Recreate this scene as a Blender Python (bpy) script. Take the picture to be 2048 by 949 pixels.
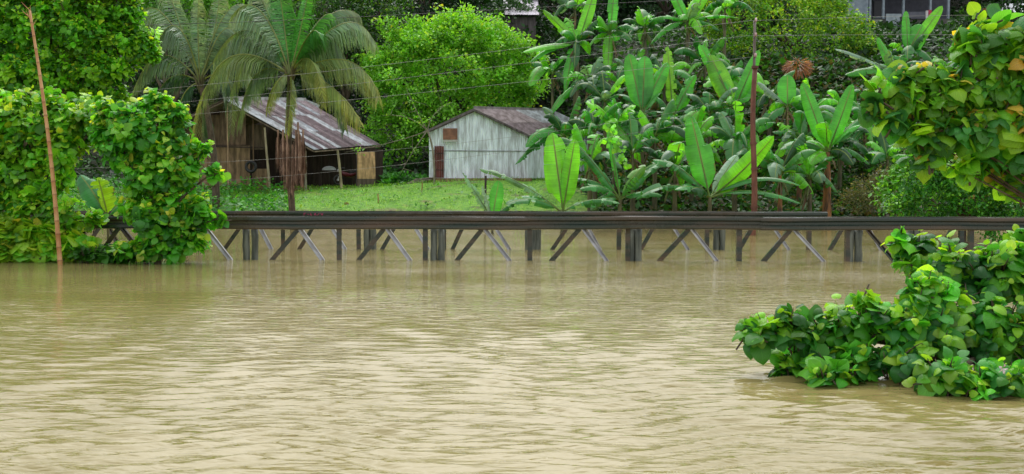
import bpy, math, random
import numpy as np
from mathutils import Vector
R = math.radians
random.seed(7); rng = np.random.default_rng(7)
for o in list(bpy.data.objects): bpy.data.objects.remove(o)
scene = bpy.context.scene
COL = scene.collection

# ------------------------------------------------------------------ camera
F = 2196.0; HZ = 359.0; CX = 1024.0; CY = 474.5; CAMZ = 2.2
pitch = math.atan((CY - HZ) / F)
cam = bpy.data.cameras.new('camera'); co = bpy.data.objects.new('camera', cam); COL.objects.link(co)
co.location = (0, 0, CAMZ); co.rotation_euler = (math.pi/2 - pitch, 0, 0)
cam.sensor_width = 36; cam.lens = 36 * F / 2048; cam.clip_end = 3000; cam.clip_start = 0.1
scene.camera = co

# ------------------------------------------------------------------ light
SUN_EL, SUN_AZ = R(58), R(-3)
w = bpy.data.worlds.new('World'); scene.world = w; w.use_nodes = True
nt = w.node_tree; nt.nodes.clear()
sky = nt.nodes.new('ShaderNodeTexSky'); sky.sky_type = 'NISHITA'; sky.sun_disc = False
sky.sun_elevation = SUN_EL; sky.sun_rotation = SUN_AZ; sky.air_density = 1.0; sky.dust_density = 6.0; sky.ozone_density = 1.0
hs = nt.nodes.new('ShaderNodeHueSaturation'); hs.inputs['Saturation'].default_value = 0.22
bg = nt.nodes.new('ShaderNodeBackground'); bg.inputs['Strength'].default_value = 0.15
wo = nt.nodes.new('ShaderNodeOutputWorld')
nt.links.new(sky.outputs[0], hs.inputs['Color']); cl = nt.nodes.new('ShaderNodeMix'); cl.data_type = 'RGBA'; cl.inputs[0].default_value = .5; cl.inputs[7].default_value = (7.4, 7.7, 7.9, 1)   # even cloud cover over the clear sky
nt.links.new(hs.outputs[0], cl.inputs[6]); nt.links.new(cl.outputs[2], bg.inputs[0]); nt.links.new(bg.outputs[0], wo.inputs[0])
sl = bpy.data.lights.new('sun', 'SUN'); sl.energy = 1.0; sl.angle = R(60); sl.color = (1, .98, .95)
so = bpy.data.objects.new('sun', sl); COL.objects.link(so)
# direction towards the brightest part of the overcast sky: high, ahead of the camera
sd = Vector((math.sin(SUN_AZ) * math.cos(SUN_EL), math.cos(SUN_AZ) * math.cos(SUN_EL), math.sin(SUN_EL)))
so.rotation_euler = sd.to_track_quat('Z', 'Y').to_euler()
vs = scene.view_settings; vs.view_transform = 'Standard'; vs.look = 'None'; vs.gamma = 1; vs.use_curve_mapping = False
vs.exposure = 0.5
cy = scene.cycles
cy.max_bounces = 6; cy.diffuse_bounces = 3; cy.glossy_bounces = 3; cy.transmission_bounces = 4; cy.transparent_max_bounces = 4
cy.use_denoising = True; cy.caustics_reflective = False; cy.caustics_refractive = False

# ------------------------------------------------------------------ helpers
CAM = np.array([0, 0, CAMZ])
def P(px, py, D):
    x = (px - CX) / F; y = (CY - py) / F
    d = np.array([x, math.cos(pitch) + y * math.sin(pitch), y * math.cos(pitch) - math.sin(pitch)])
    return CAM + d * (D / d[1])
def ppm(D): return F / D
def nrm(v):
    v = np.asarray(v, float); n = np.linalg.norm(v, axis=-1, keepdims=True); return v / np.maximum(n, 1e-9)

class MB:
    def __init__(s): s.V = []; s.Q = []; s.U = []; s.C = []; s.n = 0
    def add(s, V, Q, U=None, C=None):
        V = np.asarray(V, float).reshape(-1, 3); k = len(V)
        s.V.append(V); s.Q.append(np.asarray(Q, int).reshape(-1, 4) + s.n)
        s.U.append(np.zeros((k, 2)) if U is None else np.asarray(U, float).reshape(-1, 2))
        if C is None: C = (1, 1, 1)
        C = np.asarray(C, float)
        s.C.append(np.broadcast_to(C, (k, 3)) if C.ndim == 1 else C.reshape(-1, 3)); s.n += k
    def quad(s, a, b, c, d, C=None, th=0.0):
        a, b, c, d = [np.asarray(p, float) for p in (a, b, c, d)]
        if th == 0: s.add([a, b, c, d], [[0, 1, 2, 3]], C=C); return
        n = nrm(np.cross(b - a, d - a)) * th
        V = [a, b, c, d, a - n, b - n, c - n, d - n]
        s.add(V, [[0, 1, 2, 3], [7, 6, 5, 4], [0, 4, 5, 1], [1, 5, 6, 2], [2, 6, 7, 3], [3, 7, 4, 0]], C=C)
    def box(s, lo, hi, C=None, rot=0, piv=None):
        x0, y0, z0 = lo; x1, y1, z1 = hi
        V = np.array([[x0,y0,z0],[x1,y0,z0],[x1,y1,z0],[x0,y1,z0],[x0,y0,z1],[x1,y0,z1],[x1,y1,z1],[x0,y1,z1]], float)
        if rot:
            pv = np.array(piv if piv is not None else [(x0+x1)/2, (y0+y1)/2, 0]); c, sn = math.cos(rot), math.sin(rot)
            W = V - pv; V = np.stack([W[:,0]*c - W[:,1]*sn, W[:,0]*sn + W[:,1]*c, W[:,2]], 1) + pv
        s.add(V, [[3,2,1,0],[4,5,6,7],[0,1,5,4],[1,2,6,5],[2,3,7,6],[3,0,4,7]], C=C)
    def bar(s, a, b, wd, ht=None, C=None, up=(0, -1, 0)):
        a = np.asarray(a, float); b = np.asarray(b, float); t = nrm(b - a); ht = ht or wd
        sx = nrm(np.cross(t, np.asarray(up, float))) * wd / 2; sy = nrm(np.cross(sx, t)) * ht / 2
        V = [a-sx-sy, a+sx-sy, a+sx+sy, a-sx+sy, b-sx-sy, b+sx-sy, b+sx+sy, b-sx+sy]
        s.add(V, [[3,2,1,0],[4,5,6,7],[0,1,5,4],[1,2,6,5],[2,3,7,6],[3,0,4,7]], C=C)
    def tube(s, pts, rad, sides=6, C=None):
        pts = np.asarray(pts, float); m = len(pts); rad = np.broadcast_to(np.asarray(rad, float), (m,))
        t = nrm(np.gradient(pts, axis=0)); ref = np.array([0.13, 1, 0.07]) if abs(t[0][1]) < 0.9 else np.array([1, 0.1, 0])
        u = nrm(np.cross(t, ref)); v = np.cross(t, u)
        an = np.arange(sides) * 2 * math.pi / sides
        V = pts[:, None] + rad[:, None, None] * (np.cos(an)[None, :, None] * u[:, None] + np.sin(an)[None, :, None] * v[:, None])
        L = np.zeros((m, sides, 2)); dd = np.concatenate([[0], np.cumsum(np.linalg.norm(np.diff(pts, axis=0), axis=1))])
        L[..., 0] = dd[:, None]; L[..., 1] = (np.arange(sides) / sides)[None]
        i = np.arange(m - 1)[:, None] * sides; j = np.arange(sides)[None]; k = (j + 1) % sides
        Q = np.stack([i + j, i + k, i + sides + k, i + sides + j], -1).reshape(-1, 4)
        V = V.reshape(-1, 3); U = L.reshape(-1, 2)
        if C is not None:
            C = np.asarray(C, float)
            if C.ndim == 2: C = np.repeat(C, sides, axis=0)
        b = s.n; s.add(V, Q, U, C)
        if sides % 2 == 0:   # caps
            for base, fl in ((0, 1), ((m - 1) * sides, 0)):
                for q in range(sides // 2 - 1):
                    f = [base, base + q * 2 + 1, base + q * 2 + 2, base + q * 2 + 3]
                    s.Q.append(np.array([f[::-1] if fl else f]) + b)
    def build(s, name, mat, parent=None, smooth=False):
        V = np.concatenate(s.V); Q = np.concatenate(s.Q); U = np.concatenate(s.U); C = np.concatenate(s.C)
        me = bpy.data.meshes.new(name); nv, nq = len(V), len(Q)
        loc = np.array(parent.location) if parent is not None and parent.type == 'EMPTY' else np.zeros(3)
        if parent is not None and parent.type != 'EMPTY': loc = np.array(parent.get('_o', (0, 0, 0)))
        V = V - loc
        me.vertices.add(nv); me.vertices.foreach_set('co', V.astype(np.float32).ravel())
        me.loops.add(nq * 4); me.loops.foreach_set('vertex_index', Q.astype(np.int32).ravel())
        me.polygons.add(nq); me.polygons.foreach_set('loop_start', np.arange(nq, dtype=np.int32) * 4)
        me.polygons.foreach_set('use_smooth', np.full(nq, smooth))
        me.update(calc_edges=True)
        uv = me.uv_layers.new(name='UVMap'); uv.data.foreach_set('uv', U[Q.ravel()].astype(np.float32).ravel())
        ca = me.color_attributes.new('tint', 'FLOAT_COLOR', 'POINT')
        ca.data.foreach_set('color', np.concatenate([C, np.ones((nv, 1))], 1).astype(np.float32).ravel())
        me.materials.append(mat); me.validate()
        o = bpy.data.objects.new(name, me); COL.objects.link(o)
        if parent is not None:
            o.parent = parent
            if parent.type == 'EMPTY': o['_o'] = tuple(loc)
            else: o['_o'] = tuple(loc)
        return o

def thing(name, loc, label, cat, group=None):
    o = bpy.data.objects.new(name, None); o.empty_display_size = .2; COL.objects.link(o); o.location = [float(v) for v in loc]
    return tag(o, label, cat, group)
def tag(o, label=None, cat=None, group=None, kind=None):
    if label: o['label'] = label
    if cat: o['category'] = cat
    if group: o['group'] = group
    if kind: o['kind'] = kind
    return o
def bez(a, c, b, n):
    t = np.linspace(0, 1, n)[:, None]; return (1-t)**2*np.asarray(a) + 2*t*(1-t)*np.asarray(c) + t*t*np.asarray(b)
def rs(lo, hi): return random.uniform(lo, hi)

# ------------------------------------------------------------------ materials
def newmat(name):
    m = bpy.data.materials.new(name); m.use_nodes = True; t = m.node_tree; t.nodes.clear()
    out = t.nodes.new('ShaderNodeOutputMaterial'); return m, t, out
def N(t, typ, **kw):
    n = t.nodes.new(typ)
    for k, v in kw.items():
        if hasattr(n, k): setattr(n, k, v)
        else: n.inputs[k].default_value = v
    return n
def mixc(t, fac, a, b, bt='MIX'):
    m = t.nodes.new('ShaderNodeMix'); m.data_type = 'RGBA'; m.blend_type = bt; m.clamp_factor = True
    for i, v in ((0, fac), (6, a), (7, b)):
        if hasattr(v, 'is_output'): t.links.new(v, m.inputs[i])
        else: m.inputs[i].default_value = v if i == 0 else (*v, 1) if len(v) == 3 else v
    return m.outputs[2]
def mth(t, op, a, b=0.0, c=None):
    m = t.nodes.new('ShaderNodeMath'); m.operation = op
    for i, v in enumerate((a, b) if c is None else (a, b, c)):
        if hasattr(v, 'is_output'): t.links.new(v, m.inputs[i])
        else: m.inputs[i].default_value = v
    return m.outputs[0]
def ramp(t, src, stops):
    r = t.nodes.new('ShaderNodeValToRGB'); e = r.color_ramp.elements
    while len(e) < len(stops): e.new(0.5)
    for el, (p, c) in zip(e, stops): el.position = p; el.color = (*c, 1) if not isinstance(c, (int, float)) else (c, c, c, 1)
    t.links.new(src, r.inputs[0]); return r.outputs[0]
def noise(t, scale, detail=4, vec=None, sc=None, rough=.55):
    n = N(t, 'ShaderNodeTexNoise'); n.inputs['Scale'].default_value = scale; n.inputs['Detail'].default_value = detail
    n.inputs['Roughness'].default_value = rough
    if vec is None: vec = N(t, 'ShaderNodeTexCoord').outputs['Object']
    if sc is not None:
        mp = N(t, 'ShaderNodeMapping'); mp.inputs['Scale'].default_value = sc; t.links.new(vec, mp.inputs[0]); vec = mp.outputs[0]
    t.links.new(vec, n.inputs['Vector']); return n.outputs['Fac']

def leaf_mat(name, kind='broad', rough=.38, trans=.3, under=(1.15, 1.1, 1.2), spec=.5):
    m, t, out = newmat(name)
    at = N(t, 'ShaderNodeAttribute', attribute_name='tint').outputs['Color']
    uvn = N(t, 'ShaderNodeUVMap').outputs[0]
    sep = N(t, 'ShaderNodeSeparateXYZ'); t.links.new(uvn, sep.inputs[0]); ux, uy = sep.outputs[0], sep.outputs[1]
    nz = noise(t, 1.3, 3); col = mixc(t, 1, at, ramp(t, nz, [(0.3, .72), (0.7, 1.3)]), 'MULTIPLY')
    h = None
    if kind in ('broad', 'banana'):
        av = mth(t, 'ABSOLUTE', uy)
        if kind == 'broad':   # side veins run forward from the midrib
            ph = mth(t, 'SUBTRACT', mth(t, 'MULTIPLY', ux, 7.0), mth(t, 'MULTIPLY', av, 3.2))
            vein = mth(t, 'POWER', mth(t, 'ABSOLUTE', mth(t, 'SINE', mth(t, 'MULTIPLY', ph, math.pi))), 6)
            vein = mth(t, 'SUBTRACT', 1, mth(t, 'POWER', mth(t, 'ABSOLUTE', mth(t, 'SINE', mth(t, 'MULTIPLY', ph, math.pi))), .35))
            rib = mth(t, 'LESS_THAN', av, .035); mm = mth(t, 'MAXIMUM', vein, rib)
            col = mixc(t, mth(t, 'MULTIPLY', mm, .45), col, mixc(t, 1, col, (1.9, 1.6, 2.2), 'MULTIPLY'))
            h = mth(t, 'SUBTRACT', 1, mm)
        else:
            vn = noise(t, 1.0, 2, vec=uvn, sc=(22, .25, 1))
            col = mixc(t, 1, col, ramp(t, vn, [(.3, .8), (.7, 1.2)]), 'MULTIPLY')
            rib = mth(t, 'LESS_THAN', av, .07)
            col = mixc(t, rib, col, (.22, .32, .07)); h = vn
            # dry brown margin in places
            dn = noise(t, 2.2, 3); dr = mth(t, 'MULTIPLY', mth(t, 'GREATER_THAN', dn, .62), mth(t, 'GREATER_THAN', av, .9))
            col = mixc(t, mth(t, 'MULTIPLY', dr, .8), col, (.16, .09, .03))
    bf = N(t, 'ShaderNodeNewGeometry').outputs['Backfacing']
    col = mixc(t, bf, col, mixc(t, 1, col, under, 'MULTIPLY'))
    p = N(t, 'ShaderNodeBsdfPrincipled'); t.links.new(col, p.inputs['Base Color']); p.inputs['Roughness'].default_value = rough
    p.inputs['Specular IOR Level'].default_value = spec
    tr = N(t, 'ShaderNodeBsdfTranslucent'); t.links.new(mixc(t, 1, col, (1.5, 1.35, .55), 'MULTIPLY'), tr.inputs[0])
    if h is not None:
        b = N(t, 'ShaderNodeBump'); b.inputs['Strength'].default_value = .35; b.inputs['Distance'].default_value = .01
        t.links.new(h, b.inputs['Height']); t.links.new(b.outputs[0], p.inputs['Normal'])
    ms = N(t, 'ShaderNodeMixShader'); ms.inputs[0].default_value = trans
    t.links.new(p.outputs[0], ms.inputs[1]); t.links.new(tr.outputs[0], ms.inputs[2]); t.links.new(ms.outputs[0], out.inputs[0])
    return m
def solid(name, base, base2=None, rough=.7, scale=3, sc=None, bump=.3, tint=False, metal=0, detail=6, lo=.38, hi=.62, dist=.02):
    m, t, out = newmat(name)
    nz = noise(t, scale, detail, sc=sc)
    col = ramp(t, nz, [(lo, base), (hi, base2 or base)])
    if tint: col = mixc(t, 1, col, N(t, 'ShaderNodeAttribute', attribute_name='tint').outputs['Color'], 'MULTIPLY')
    p = N(t, 'ShaderNodeBsdfPrincipled'); t.links.new(col, p.inputs['Base Color']); p.inputs['Metallic'].default_value = metal
    if isinstance(rough, tuple):
        t.links.new(ramp(t, noise(t, scale * 2.3, 3), [(.35, rough[0]), (.65, rough[1])]), p.inputs['Roughness'])
    else: p.inputs['Roughness'].default_value = rough
    if bump:
        b = N(t, 'ShaderNodeBump'); b.inputs['Strength'].default_value = bump; b.inputs['Distance'].default_value = dist
        t.links.new(nz, b.inputs['Height']); t.links.new(b.outputs[0], p.inputs['Normal'])
    t.links.new(p.outputs[0], out.inputs[0]); return m

M = {}
M['leaf_far'] = leaf_mat('leaf far', 'plain', .45, .38)
M['leaf'] = leaf_mat('leaf broad', 'broad', .33, .45)
M['banana'] = leaf_mat('banana leaf', 'banana', .3, .4, spec=.6)
M['frond'] = leaf_mat('palm frond', 'plain', .36, .35, spec=.7)
M['leafglow'] = leaf_mat('thin broad leaf', 'broad', .33, .45)
M['bark'] = solid('bark', (.05, .035, .022), (.12, .09, .06), .85, 8, (1, 1, .3), .6)
M['palebark'] = solid('pale bark', (.16, .13, .09), (.3, .27, .2), .8, 10, (1, 1, .3), .4)
M['stem'] = solid('banana stem', (.05, .045, .02), (.14, .13, .05), .5, 5, (1, 1, .25), .4)
M['drystem'] = solid('dry banana stem', (.06, .035, .02), (.34, .15, .05), .8, 5, (1, 1, .25), .6)
M['dead'] = solid('dead frond', (.16, .09, .06), (.4, .26, .19), .8, 6, (1, 1, .3), .4)
M['steel'] = solid('painted steel', (.026, .040, .032), (.10, .066, .045), (.14, .4), 1.1, (.35, 1, 4), .12, lo=.4, hi=.68, dist=.004)
M['sheensteel'] = solid('sky-sheen steel', (.30, .30, .33), (.5, .5, .53), (.2, .45), 3, (1, 1, 1), .15, dist=.006)  # paler steel: sky sheen on wet braces put into the colour
M['pile'] = solid('timber pile', (.05, .06, .05), (.15, .165, .14), .55, 9, (1, 1, .12), .6)
M['bamboo'] = solid('bamboo', (.42, .19, .07), (.55, .3, .13), .5, 6, (1, 1, .3), .2, tint=True)
M['rustpole'] = solid('rusty pole', (.10, .03, .018), (.20, .075, .045), .6, 5, (1, 1, .3), .4, tint=True)
M['wire'] = solid('wire', (.2, .2, .19), (.3, .3, .28), .5, 1, bump=0)
M['darkwire'] = solid('dark wire', (.02, .02, .02), (.03, .03, .03), .5, 1, bump=0)
M['tin'] = solid('tin sheet', (.55, .52, .5), (1, 1, 1), (.35, .6), 3.5, (1, 1, 1), .15, tint=True, dist=.01, metal=.0)
M['tinwall'] = solid('tin wall', (.62, .60, .58), (1.1, 1.1, 1.1), (.4, .65), 7, (1, 1, .14), .1, tint=True, dist=.01)
M['wood'] = solid('weathered wood', (.5, .45, .4), (1.1, 1, .95), .8, 6, (1, 1, .2), .3, tint=True)
M['concrete'] = solid('concrete', (.75, .78, .8), (1.1, 1.1, 1.1), .8, 2, None, .2, tint=True)
M['paint'] = solid('paint', (.85, .85, .85), (1.05, 1.05, 1.05), .4, 3, None, 0, tint=True)
M['rubber'] = solid('rubber', (.012, .012, .013), (.03, .03, .03), .6, 8, None, .2)

# ------------------------------------------------------------------ terrain and water
def hsh(x, y, s=1.0):   # smooth pseudo-noise
    return (np.sin(x*.37*s + 1.3) * np.cos(y*.29*s - .7) + .5*np.sin(x*.91*s - y*.53*s + 2.1) + .25*np.sin(x*1.9*s + y*2.3*s)) / 1.75
def ground_z(x, y):
    x = np.asarray(x, float); y = np.asarray(y, float)
    shore = 50 + .8*hsh(x, y*0 + 3)
    top = np.interp(x, [-30, -18, -9, -5.5, -3, 6, 30], [1.7, 1.62, 1.68, 1.9, 2.1, 2.15, 2.3])
    d = y - shore
    bank = np.interp(d, [-30, -4, 0, 2.5, 6.5, 10.5, 12, 17], [-3, -1.2, 0, .55, 1.0, 1.0, 1, 1])
    frac = np.interp(d, [2.5, 11], [0, 1])
    z = np.where(d < 2.5, bank, .55 + frac**.8 * (top - .55))
    hl = np.interp(y, [67, 72, 100, 135, 250, 600], [0, 1.3, 14.3, 27, 31, 38])
    hr = np.interp(y, [54.5, 57, 70, 80, 92, 100, 135, 250, 600], [0, .7, 6.6, 9.8, 12.4, 14.3, 27, 31, 38])
    fr = np.clip((x - 4.5)/3.5, 0, 1); fr = fr*fr*(3 - 2*fr); hill = hl*(1 - fr) + hr*fr
    wob = .10 * hsh(x*1.7, y*1.7) * np.clip(d/3, 0, 1) + hill*.05*hsh(x*.6, y*.6)
    return z + hill + wob
def grid_mesh(xs, ys, zf):
    X, Y = np.meshgrid(xs, ys); Z = zf(X, Y); V = np.stack([X, Y, Z], -1).reshape(-1, 3)
    n, m = len(ys), len(xs); i = np.arange(n-1)[:, None]*m; j = np.arange(m-1)[None]
    return V, np.stack([i+j, i+j+1, i+m+j+1, i+m+j], -1).reshape(-1, 4)
def gmat():
    m, t, out = newmat('ground')
    n1 = noise(t, .55, 5); n2 = noise(t, 3.0, 5); n3 = noise(t, 22, 3)
    g = ramp(t, n2, [(.3, (.06, .18, .014)), (.5, (.13, .32, .02)), (.7, (.22, .38, .035))])
    g = mixc(t, 1, g, ramp(t, n3, [(.3, .6), (.7, 1.35)]), 'MULTIPLY')
    soil = ramp(t, n2, [(.3, (.09, .055, .03)), (.7, (.22, .15, .09))])
    sep = N(t, 'ShaderNodeSeparateXYZ'); t.links.new(N(t, 'ShaderNodeTexCoord').outputs['Object'], sep.inputs[0])
    z, y = sep.outputs[2], sep.outputs[1]
    muddy = ramp(t, mth(t, 'ADD', mth(t, 'MULTIPLY', z, .7), mth(t, 'MULTIPLY', n1, .9)), [(.75, 1.0), (.95, 0.0)])
    patch = ramp(t, n1, [(.54, 0.0), (.64, .75)])
    hillf = ramp(t, mth(t, 'MULTIPLY', y, .01), [(.655, 0.0), (.69, 1.0)])
    c = mixc(t, mth(t, 'MAXIMUM', muddy, patch), g, soil)
    c = mixc(t, hillf, c, mixc(t, n2, (.018, .03, .010), (.05, .045, .025)))
    p = N(t, 'ShaderNodeBsdfPrincipled'); t.links.new(c, p.inputs[0]); p.inputs['Roughness'].default_value = .85
    b = N(t, 'ShaderNodeBump'); b.inputs['Strength'].default_value = .8; b.inputs['Distance'].default_value = .08
    t.links.new(n3, b.inputs['Height']); t.links.new(b.outputs[0], p.inputs['Normal']); t.links.new(p.outputs[0], out.inputs[0]); return m
xs = np.concatenate([np.linspace(-900, -50, 12), np.linspace(-45, 45, 200), np.linspace(50, 900, 12)])
ys = np.concatenate([np.linspace(-60, 40, 8), np.linspace(44, 105, 180), np.linspace(110, 1500, 30)])
mb = MB(); mb.add(*grid_mesh(xs, ys, ground_z)); tag(mb.build('ground', gmat(), smooth=True), kind='structure')

def water_mat():
    m, t, out = newmat('muddy water')
    v = N(t, 'ShaderNodeTexCoord').outputs['Object']
    n0 = noise(t, .22, 3, v, (.5, 1, 1))
    col = ramp(t, n0, [(.3, (.222, .181, .064)), (.7, (.27, .222, .09))])
    p = N(t, 'ShaderNodeBsdfPrincipled'); t.links.new(col, p.inputs[0]); p.inputs['Roughness'].default_value = .025; p.inputs['IOR'].default_value = 1.33
    p.inputs['Specular IOR Level'].default_value = .5
    a = noise(t, 1.0, 2, v, (1.5, 7.5, 1), .5); b = noise(t, 1.0, 2, v, (4.0, 17, 1), .5); c = noise(t, 1, 2, v, (12, 30, 1), .5)
    h = mth(t, 'ADD', mth(t, 'MULTIPLY', a, .022), mth(t, 'ADD', mth(t, 'MULTIPLY', b, .011), mth(t, 'MULTIPLY', c, .003)))
    patch = ramp(t, noise(t, .35, 3, v, (.6, 1, 1)), [(.3, .35), (.65, 1.0)])
    bp = N(t, 'ShaderNodeBump'); bp.inputs['Distance'].default_value = 1.5
    t.links.new(patch, bp.inputs['Strength']); t.links.new(h, bp.inputs['Height']); t.links.new(bp.outputs[0], p.inputs['Normal'])
    t.links.new(p.outputs[0], out.inputs[0]); return m
def wave_sheet():
    rw = 1; ys_ = [5.5]
    while ys_[-1] < 60: ys_.append(ys_[-1] + max(.018, .0026*ys_[-1]**1.0*(ys_[-1]/12)**.9))
    ys_ = np.array(ys_); xs_ = np.linspace(-1, 1, 460)
    Y = np.repeat(ys_[:, None], 460, 1); X = xs_[None]*(Y*.52 + 1.2)
    r = np.random.default_rng(3); Z = np.zeros_like(X)
    wx = X + .25*np.sin(Y*.9 + X*.3) + .12*np.sin(Y*2.3 - X*.7); wy = Y + .22*np.sin(X*1.3 + 1) + .10*np.sin(X*3.1 + Y*.5)
    for k in range(72):
        lam = .085*(.45/.085)**r.random()**1.1; th = r.normal(0, .17); kx = math.sin(th)*2*math.pi/lam; ky = math.cos(th)*2*math.pi/lam
        amp = .0120*lam; sp = np.gradient(ys_)[:, None]; att = np.clip(1.3 - sp*5/lam, 0, 1)
        ph = r.random()*6.28; env = .68 + .32*np.sin(X*r.uniform(.3, 1.4) + Y*r.uniform(.3, 1.6) + r.random()*6.28)
        Z += amp*att*env*np.sin(kx*wx + ky*wy + ph)
    calm = .66 + .34*np.clip(np.sin(X*.45 + 1.2)*np.cos(Y*.5) + .5, 0, 1)
    Z *= calm*np.clip((58 - Y)/6, 0, 1)
    edge = np.clip((1 - np.abs(xs_))*40, 0, 1)[None]*np.clip((Y - 5.5)*4, 0, 1); Z *= edge
    V = np.stack([X, Y, Z], -1); n, m = V.shape[:2]; i = np.arange(n-1)[:, None]*m; j = np.arange(m-1)[None]
    return V, np.stack([i+j, i+j+1, i+m+j+1, i+m+j], -1).reshape(-1, 4)
WV, WQ = wave_sheet(); mb = MB(); mb.add(WV, WQ)
xl, yl = WV[:, 0, 0], WV[:, 0, 1]; n = len(yl)      # flat skirts to both sides, in front and behind
for sg in (-1, 1):
    a_ = np.stack([xl*-sg, yl, yl*0], 1); b_ = a_.copy(); b_[:, 0] = sg*900; V = np.concatenate([a_, b_]); k = np.arange(n - 1)
    Q = np.stack([k, k + n, k + n + 1, k + 1], 1); mb.add(V, Q if sg > 0 else Q[:, ::-1])
x0 = abs(xl[0]); mb.add([[-900, -60, 0], [900, -60, 0], [900, yl[0], 0], [-900, yl[0], 0]], [[0, 1, 2, 3]])
tag(mb.build('water', water_mat(), smooth=True), kind='structure')

# ------------------------------------------------------------------ bridge railings
def zline(px, y): return y
def railing(label, D, beam_px, posts, braces, piles, top_until=None, Dslope=0.0):
    DD = lambda px: D + Dslope * (px - CX) / 1000
    root = thing('bridge_railing', (0, D, 0), label, 'railing', 'railings on both sides of the flooded bridge')
    # W-shaped guard beam, extruded along the line, in a few lengths
    prof = [(0, 1.20), (-.045, 1.19), (-.055, 1.16), (-.055, 1.10), (-.012, 1.06), (-.012, 1.00), (-.055, .96), (-.055, .885), (-.045, .855), (0, .845),
            (.01, .85), (-.035, .87), (-.04, .95), (0, .99), (0, 1.07), (-.04, 1.11), (-.04, 1.175), (.01, 1.19)]
    x0, x1 = beam_px
    joints = list(np.arange(x0, x1, 470)) + [x1]
    for a, b in zip(joints[:-1], joints[1:]):
        pa, pb = P(a, 440, DD(a)), P(b + 6, 440, DD(b)); m_ = MB()
        off = rs(-.008, .008); n = len(prof); k = 10
        fr = np.linspace(0, 1, k)
        V = []
        for f in fr:
            q = pa + (pb - pa) * f; sag = rs(-.002, .002)
            V += [[q[0], q[1] + d * 1.3 + off, z + off + sag + .008*math.sin(q[0]*.9 + D) + .003*math.sin(q[0]*2.3)] for d, z in prof]
        Q = [[i*n + j, i*n + (j+1) % n, (i+1)*n + (j+1) % n, (i+1)*n + j] for i in range(k-1) for j in range(n)]
        m_.add(V, Q); m_.bar(pa*[1, 1, 0] + [0, off - .02, 1.205], pb*[1, 1, 0] + [0, off - .02, 1.205], .05, .008, up=(0, 0, 1)); m_.build('guard_beam', M['steel'], root)
    for px in posts:
        q = P(px, 500, DD(px)); m_ = MB(); lean = rs(-.02, .02)
        wd = rs(.115, .14)
        m_.bar((q[0], q[1] + .1, -1), (q[0] + lean, q[1] + .1, .93), wd, .07)      # angle iron
        m_.bar((q[0] - wd/2 + .01, q[1] + .18, -1), (q[0] + lean - wd/2 + .01, q[1] + .18, .93), .02, .1)
        m_.build('post', M['steel'], root)
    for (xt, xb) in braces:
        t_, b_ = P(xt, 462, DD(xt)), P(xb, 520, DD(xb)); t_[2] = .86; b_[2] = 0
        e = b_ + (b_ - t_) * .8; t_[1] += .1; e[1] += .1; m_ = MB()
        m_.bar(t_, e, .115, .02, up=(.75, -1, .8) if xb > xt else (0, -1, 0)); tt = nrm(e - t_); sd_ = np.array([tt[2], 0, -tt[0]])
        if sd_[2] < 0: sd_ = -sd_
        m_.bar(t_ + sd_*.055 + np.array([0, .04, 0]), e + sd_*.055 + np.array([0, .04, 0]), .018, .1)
        m_.build('brace', M['sheensteel'] if xb > xt and (xt < 1185 or int(xt) % 4 == 0) and xt > 300 else M['steel'], root)  # right-leaning braces get their sky sheen as a paler colour
    for px in piles:
        q = P(px, 500, DD(px)); m_ = MB(); r0 = rs(.09, .108)
        zz = np.linspace(-1, .86, 9)
        m_.tube([[q[0] + rs(-.01, .01), q[1] + .16, z] for z in zz], [r0 * rs(.92, 1.08) for _ in zz], 8)
        m_.build('timber_pile', M['pile'], root, smooth=True)
    return root
near = railing('dark steel railing with paired timber piles, standing closest across the flood water', 29.6, (110, 2180),
    [165, 677, 850, 1060, 1256, 1480, 1697, 1945],
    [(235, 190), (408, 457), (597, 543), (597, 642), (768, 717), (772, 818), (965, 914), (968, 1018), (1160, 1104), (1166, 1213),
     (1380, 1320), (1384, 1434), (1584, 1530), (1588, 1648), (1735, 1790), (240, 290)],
    [490, 507, 867, 882, 1264, 1277, 1704, 1720], Dslope=-.55)
far = railing('rusty rear railing of the bridge whose top beam ends short behind the first railing', 34.3, (60, 1648),
    [565, 717, 888, 1238, 1415, 1620, 1925, 158, 372],
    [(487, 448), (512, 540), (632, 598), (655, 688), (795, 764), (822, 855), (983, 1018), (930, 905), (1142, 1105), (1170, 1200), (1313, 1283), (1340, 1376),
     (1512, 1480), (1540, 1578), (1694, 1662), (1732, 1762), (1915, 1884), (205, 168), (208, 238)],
    [733, 745, 1056, 1067, 1077, 1434, 1446, 1824, 1836, 395], Dslope=-.4)
# pink scrawl on the far beam
mb = MB(); q0 = P(608, 428, 34.3 + .17 - .1)
for i, strokes in enumerate([[(0,0),(0,1),(.7,1)], [(0,.5),(.7,.5)], [(0,1),(0,0),(.6,.2)], [(0,0),(.4,1),(.8,0)], [(0,0),(.7,.9)], [(0,1),(.5,0),(.9,1)]]):
    pts = [q0 + np.array([i*.105 + a*.08, 0, -.05 + b*.07]) for a, b in strokes]
    for a, b in zip(pts[:-1], pts[1:]): mb.bar(a, b, .014, .006, C=(.55, .06, .18))
mb.build('painted_scrawl', M['paint'], far)
# bottom chord carries the far rail past its broken end
mb = MB(); a, b = P(1640, 440, 34.05), P(2180, 440, 33.8); mb.bar((a[0], a[1], .9), (b[0], b[1], .9), .09, .1); mb.build('lower_rail', M['steel'], far)

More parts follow.
